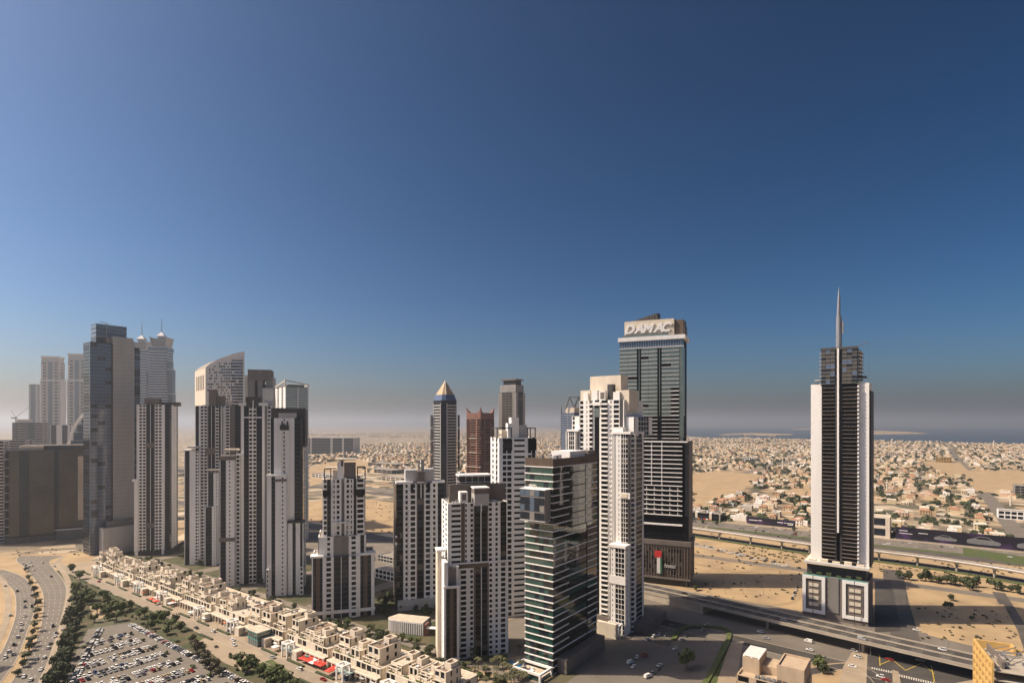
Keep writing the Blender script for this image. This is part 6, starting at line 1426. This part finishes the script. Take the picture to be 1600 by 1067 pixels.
for i, q in enumerate((g(222, 926), g(226, 929), g(238, 940), g(244, 944))): parasol(q, 'orange_fabric' if i < 2 else 'red_fabric', ('orange' if i < 2 else 'faded red')+' parasol at the far terraces', ('orange' if i < 2 else 'red')+' parasols at the far terraces', 1.2)
for i in range(9): parasol(st(-560+i*31+tr.uniform(-8, 8), 211), 'white_b', 'white parasol in front of the cream terraces', 'white parasols on the shopping street', 1.2)
b = MB(); b.tube((0, 0, 0), (0, 0, 11), .16, .09, 'metal', 6); b.tube((0, 0, 11), (1.8, 0, 11.4), .07, .06, 'metal', 5); b.box(1.4, 2.4, -.15, .15, 11.3, 11.45, 'metal'); LAMP = b.mesh('street_lamp')
for u, v, lab in ((1110, 927, 0), (1133, 928, 0), (1161, 928, 0), (1193, 929, 0), (1244, 930, 0), (1072, 920, 0), (1408, 944, 1), (1416, 946, 1), (1362, 975, 1), (1558, 945, 1), (1102, 1023, 2), (1046, 1000, 2), (1343, 1030, 3), (1360, 1024, 3), (1468, 1040, 3), (1482, 1030, 3), (1530, 866, 4), (1540, 872, 4), (1393, 860, 4), (1480, 868, 4), (1086, 845, 4)):
    q = g(u, v); o = link('street_lamp', LAMP, None, (q.x, q.y, 0), None, tr.uniform(0, 6.28)); tag(o, ('tall street lamp along the shaded sand strip by the flyover', 'street lamp in the shade right of the spire tower', 'street lamp in the shaded car court', 'street lamp beside the road under the flyover', 'street lamp along the motorway')[lab], 'street lamp', ('lamps by the sand strip', 'lamps right of the spire tower', 'lamps in the car court', 'lamps under the flyover', 'lamps along the motorway')[lab])
for s in range(-660, -260, 40):
    q = st(s, 207.8); o = link('street_lamp', LAMP, None, (q.x, q.y, 0), (.6, .6, .6), 0); tag(o, 'small street lamp along the promenade street', 'street lamp', 'lamps along the promenade')

# ================================================================== THE LOW-RISE DISTRICT
VCOL = [('cream', srgb(222, 204, 172)), ('white', srgb(236, 230, 220)), ('tan', srgb(196, 170, 136)), ('grey', srgb(190, 182, 170)), ('pale pink', srgb(208, 178, 150)), ('sand coloured', srgb(210, 190, 156))]
for n_, c_ in VCOL: mat('villa_'+n_, c_, tuple(x*.84 for x in c_), 0.9, scale=.2)
mat('villa_mass', (.6, .5, .4), (1.0, .92, .84), 0.9, scale=.06, cell=(34.0, srgb(206, 188, 158), srgb(222, 206, 178), srgb(190, 166, 134), srgb(234, 228, 216), srgb(186, 176, 162), srgb(200, 172, 146), srgb(226, 210, 184)))
mat('tile_roof', (.34, .16, .09), (.40, .21, .12), .85, scale=.2)
DR = random.Random(17)
def villa_boxes(r):
    w, d, h = r.uniform(10, 18), r.uniform(9, 15), r.choice([4.2, 7.5, 7.8, 8.2, 11]); L = [(-w/2, w/2, -d/2, d/2, 0, h)]
    if r.random() < .7: w2, d2 = w*r.uniform(.3, .6), d*r.uniform(.35, .7); x, y = r.uniform(-w/2, w/2-w2), r.uniform(-d/2, d/2-d2); L.append((x, x+w2, y, y+d2, h-.2, h+r.uniform(2.4, 3.6)))
    if r.random() < .6: w2 = w*r.uniform(.3, .5); L.append((w/2-.2, w/2+w2, -d/2+1, d/2-2, 0, r.choice([3.6, 4.0, 7.2])))
    return L
def villa_proto(k):
    r = random.Random(400+k); L = villa_boxes(r); parts = []
    b = MB()
    for q in L: b.box(*q, 'villa_cream')
    wl = b.mesh('villa_wall'); walls = []
    for n_, c_ in VCOL: w_ = wl.copy(); w_.materials[0] = MATS['villa_'+n_]; walls.append(w_)
    parts.append(('wall', walls, None, None)); x0, x1, y0, y1, z0, z1 = L[0]
    if k % 4 == 3: b = MB(); b.prism([(x0-.4, y0-.4), (x1+.4, y0-.4), (x1+.4, y1+.4), (x0-.4, y1+.4)], z1+.02, z1+2.6, 'tile_roof', None, [(x0+4, -.3), (x1-4, -.3), (x1-4, .3), (x0+4, .3)]); parts.append(('roof', b.mesh('villa_roof'), None, None))
    else:
        for q in ((x0, x1, y0, y0+.4), (x0, x1, y1-.4, y1), (x0, x0+.4, y0+.4, y1-.4), (x1-.4, x1, y0+.4, y1-.4)): parts.append(('parapet', cube_mesh('white_b'), ((q[0]+q[1])/2, (q[2]+q[3])/2, z1+.45), (q[1]-q[0], q[3]-q[2], .9)))
    nw = int((x1-x0)/3.4)
    for zf in ([1.2] if z1 < 6 else [1.2, 4.9]):
        for i in range(nw):
            x = x0+(x1-x0)*(i+.5)/nw; parts.append(('window', cube_mesh('glass'), (x, y0-.02, zf+.9), (1.5, .3, 1.8)))
    for i in range(2): parts.append(('window', cube_mesh('glass'), (x1+.02 if len(L) < 3 else x0-.02, y0+(y1-y0)*(.3+.4*i), 2.2 if z1 < 6 else 5.6), (.3, 1.4, 1.7)))
    parts.append(('door', cube_mesh('brown'), ((x0+x1)/2+1, y0-.05, 1.2), (1.3, .3, 2.4)))
    return parts, L
PROTO = [villa_proto(k) for k in range(8)]
def inside(poly, u, v):
    c = False; j = len(poly)-1
    for i in range(len(poly)):
        if (poly[i][1] > v) != (poly[j][1] > v) and u < (poly[j][0]-poly[i][0])*(v-poly[i][1])/(poly[j][1]-poly[i][1])+poly[i][0]: c = not c
        j = i
    return c
def px_of(p, z=0): return CX+FPX*p.x/p.y, HZ+FPX*(HC-z)/p.y
EMPTY_PX = [[(1078, 740), (1120, 735), (1190, 742), (1135, 785), (1078, 792)], [(1225, 768), (1262, 755), (1270, 772), (1240, 775)], [(1495, 735), (1600, 735), (1610, 765), (1530, 770)], [(484, 728), (560, 716), (600, 727), (540, 745), (484, 760)], [(1440, 720), (1500, 722), (1520, 742), (1480, 745)],
            [(480, 681), (562, 681), (562, 708), (480, 714)]]
coast_px = [(u, v) for u, v in coast]
def on_land(u, v):
    for i in range(len(coast_px)-1):
        if coast_px[i][0] <= u <= coast_px[i+1][0]:
            f = (u-coast_px[i][0])/(coast_px[i+1][0]-coast_px[i][0]); return v > coast_px[i][1]+f*(coast_px[i+1][1]-coast_px[i][1])+.6
    return u < coast_px[0][0]
MAJOR = [-455, 96, 620, 1300]     # wide streets running to the sea (s)
cand = []
bs, bt = 64.0, 118.0
t_ = 925.0; rowi = 0
while t_ < 9000:
    far = t_ > 4200; s_ = -3200.0 if not far else -7000.0
    stp = bs
    while s_ < 3600:
        p = st(s_, t_)
        if p.y < 700: s_ += stp; continue
        u, v = px_of(p)
        if 470 < u < 1640 and p.y > 700 and on_land(u, v):
            n_v = 6 if not far else 4
            bl_ = DR.random()
            if bl_ < .09: s_ += stp; continue
            grove = bl_ < .17
            for k in range(n_v):
                ds, dt = (k % 2)*27+DR.uniform(-8, 8), (k//2)*34+DR.uniform(-10, 10); q = st(s_+ds, t_+dt)
                if any(abs(s_+ds-m) < 17 for m in MAJOR): continue
                uu, vv = px_of(q)
                if not on_land(uu, vv) or any(inside(e, uu, vv) for e in EMPTY_PX): continue
                if u < 900 and t_ < 1150: continue
                cand.append((q, uu, vv, .84+.16*DR.random() if grove else DR.random()))
        s_ += stp
    t_ += bt
def hidden(u, v):    # behind a tower from here: need not be an individual
    return any(a < u < b_ for a, b_ in ((969, 1076), (1267, 1359), (890, 965), (672, 716), (728, 772), (778, 836), (510, 568), (640, 680)))
vis = sorted([c for c in cand if c[3] < .84], key=lambda c: c[0].y)
ind = [c for c in vis if not hidden(c[1], c[2])][:300]; indset = set(id(c) for c in ind)
def where(u):
    return ('left of the spire tower' if 1076 <= u < 1267 else 'right of the spire tower' if u >= 1359 else 'far off between the white towers')
for n_, c in enumerate(ind):
    k = DR.randrange(8); parts, L = PROTO[k]; q, u, v, _ = c
    o = empty('villa', (q.x, q.y, 0), TH_GRID+DR.choice([0, math.pi/2, 0, math.pi])); red = k % 4 == 3
    ci = DR.choices(range(6), [5, 3, 3, 2, 2, 4])[0]; h = L[0][5]; s_, t_ = to_st(q)
    lab = f"{VCOL[ci][0]} {'red tiled' if red else 'flat roofed'} {'single storey' if h < 6 else 'two storey' if h < 10 else 'three storey'} villa {where(u)}, {'near the motorway' if t_ < 1080 else 'in the middle' if t_ < 1400 else 'further off'}"
    tag(o, lab, 'house', lab.split(',')[0])
    wo = link('wall', parts[0][1][ci], o)
    for nm, me, loc, sc in parts[1:]:
        if nm in ('window', 'door') and n_ >= 110: continue
        if nm == 'parapet' and n_ >= 160: continue
        link(nm, me, wo if nm in ('window', 'door') else o, loc, sc)
bb = MB()
for c in vis:
    if id(c) in indset: continue
    q = c[0]; r = random.Random(int(q.x*13+q.y*7)); L = villa_boxes(r); ax = A2 if r.random() < .6 else B2; ay = Vector((-ax.y, ax.x))
    for bx in L:
        cx_, cy_ = (bx[0]+bx[1])/2, (bx[2]+bx[3])/2; ctr = Vector((q.x+ax.x*cx_+ay.x*cy_, q.y+ax.y*cx_+ay.y*cy_)); bb.obox(ctr, ax, (bx[1]-bx[0])/2, (bx[3]-bx[2])/2, bx[4], bx[5], 'villa_mass')
    if r.random() < .8:    # garden wall
        ctr = Vector((q.x, q.y)); d = 13
        for (a1, a2) in ((ax, ay), (-ax, ay), (ay, ax), (-ay, ax)): bb.obox(ctr+a1*d, a2, d, .2, 0, 2.2, 'villa_mass')
tag(bb.build('far_houses'), 'mass of small far houses fading towards the sea', 'houses', kind='stuff')
# trees of the district: nearest as individuals, rest as a mass
dt = sorted([c for c in cand if c[3] >= .30], key=lambda c: c[0].y); nind = 0; bb = MB()
def blob(bb, p, R, r, n):
    for i in range(n):
        v = Vector((r.gauss(0, 1), r.gauss(0, 1), abs(r.gauss(0, .8)))).normalized()*R*(.55+.45*r.random()); c = Vector((p.x, p.y, R*.55))+Vector((v.x, v.y, v.z*.8)); d = (v+Vector((r.uniform(-1, 1), r.uniform(-1, 1), r.uniform(0, 1)))*R*.5).normalized(); u = d.orthogonal().normalized(); w = d.cross(u); s = R*r.uniform(.25, .5)
        bb.quad([c-u*s-w*s, c+u*s-w*s, c+u*s+w*s, c-u*s+w*s], 'leaf_dark')
for c in dt:
    q = c[0]; r = random.Random(int(q.x*3+q.y*11)); 
    for k in range(r.choice([1, 1, 2, 3, 4])):
        p = Vector((q.x+r.uniform(-17, 17), q.y+r.uniform(-17, 17), 0))
        if nind < 40 and not hidden(c[1], c[2]):
            nind += 1; tree(p, r.uniform(1.0, 1.9), r.choice(['dark', 'dark', 'green']), 'garden tree among the villas '+where(c[1]), 'garden trees '+where(c[1]))
        else: blob(bb, p, r.uniform(3.2, 7.0), r, 22 if q.y < 3000 else 12)
tag(bb.build('far_greenery'), 'scattered far garden trees of the low district', 'trees', kind='stuff')
# streets of the district
for s in MAJOR: strect('district_street', s-11, s+11, 912, 4300, .08, 'asphalt_pale')
for t_ in range(1030, 4300, 236): strect('district_street', -1500, 2600, t_-9, t_-1, .06, 'asphalt_pale')
for k_, e in enumerate(EMPTY_PX[:5]): sheet('vacant_lot', [g(u, v) for u, v in e], .10+.03*k_, 'lot_sand')
# bigger buildings of the middle distance
mids = [(1385, 715, 1404, 22, 60, 'cream', 'large cream block in the low district right of the spire tower'), (1462, 722, 1487, 20, 45, 'yellow_wall', 'wide yellow hall in the low district towards the sea'), (1586, 775, 1640, 22, 40, 'grey_mid', 'grey glass office at the right edge of the low district'),
        (1160, 720, 1182, 14, 40, 'white_b', 'long pale hall in the low district left of the spire tower'), (1560, 810, 1620, 13, 30, 'white_b', 'white building with dark windows near the right edge'), (568, 737, 612, 11, 60, 'grey_mid', 'dark flat industrial hall between two white towers'), (596, 750, 640, 10, 50, 'cream', 'cream flat hall beside the dark industrial hall'),
        (487, 745, 520, 10, 40, 'white_b', 'white sheds right of the dot-window tower'), (575, 728, 618, 12, 60, 'taupe', 'long brown hall in the distance between the white towers'), (1140, 672.5+8, 1160, 18, 60, 'grey', 'pale resort block on the spit by the sea'), (1165, 681, 1178, 16, 60, 'grey', 'low resort block on the spit by the sea'), (1200, 682.5, 1212, 18, 60, 'cream', 'cream resort block on the coast'),
        (586, 902, 622, 9, 26, 'white', 'flat white hall in the shade between two white towers'), (590, 876, 618, 7, 20, 'grey', 'low grey roofed hall behind the flat white hall'), (500, 905, 530, 8, 20, 'cream', 'low cream hall behind the stepped white tower'), (742, 905, 770, 10, 22, 'grey', 'low grey hall hidden behind the biggest white tower'),
        (850, 700, 868, 14, 60, 'cream', 'cream hall in the distance left of the blue glass tower')]
for (u0, v, u1, h, D, m, lab) in mids:
    Y = FPX*HC/(v-HZ); t = Tower('hall', lab, 'building', u0, u1, Y, -36.5, nwin=60); t.vol(0, t.w, 0, D, 0, h, h/2.0 if h < 15 else h/4.0, F=[(1, 'v')]*6, R=[(1, 'w')]*3, L=[(1, 'W')], wm=m, roof='roof'); t.done()
# wide dark block far left of centre
Y = FPX*HC/(709-HZ); t = Tower('office_block', 'wide dark block far behind, right of the dot-window tower', 'building', 470, 552, Y, -8, nwin=120); t.vol(0, t.w, 0, 80, 0, t.Z(684), 14, F=[(1, 'G'), (.2, 'W'), (1, 'G'), (1, 'G'), (.25, 'W'), (1, 'G'), (.2, 'W'), (1, 'G')], wm='grey', glass='glass_b', line='grey_mid'); t.done()
# minarets
for u, v, vt in ((1386, 772, 748), (1397, 772, 749), (1579, 790, 771), (1223, 735, 717), (1394, 694, 685), (1553, 698, 688)):
    q = g(u, v); o = empty('minaret', q); h = HC-(vt-HZ)/FPX*q.y; tag(o, f'slim cream minaret {"right of the spire tower, one of a pair" if u in (1386, 1397) else "near the right edge" if u == 1579 else "left of the spire tower" if u == 1223 else "small on the coast, right of the spire tower" if u == 1394 else "small on the coast, near the right edge"}', 'minaret', 'pair of minarets' if u in (1386, 1397) else None)
    w = max(1.3, q.y*.0013); b = MB(); b.tube((0, 0, 0), (0, 0, h*.72), w, w*.85, 'cream', 8); b.build('shaft', o); b = MB(); b.tube((0, 0, h*.72), (0, 0, h*.76), w*1.5, w*1.5, 'cream', 8); b.build('gallery', o); b = MB(); b.tube((0, 0, h*.76), (0, 0, h*.9), w*.7, w*.65, 'cream', 8); b.tube((0, 0, h*.9), (0, 0, h), w*.7, .05, 'cream', 8); b.build('tip', o)
# ================================================================== THE AIR
b = MB(); b.box(-45500, 45500, -1600, 45500, -1.0, 480.0, 'white')
hz = b.mesh('haze'); hz.materials.clear()
hm = bpy.data.materials.new('haze'); hm.use_nodes = True; nt = hm.node_tree; nt.nodes.clear()
out = nt.nodes.new('ShaderNodeOutputMaterial'); pv = nt.nodes.new('ShaderNodeVolumePrincipled')
pv.inputs['Color'].default_value = (0.93, 0.96, 1.0, 1); pv.inputs['Density'].default_value = 8.5e-5; pv.inputs['Anisotropy'].default_value = 0.48
nt.links.new(pv.outputs[0], out.inputs['Volume'])
hz.materials.append(hm); ho = link('haze', hz); ho['kind'] = 'stuff'
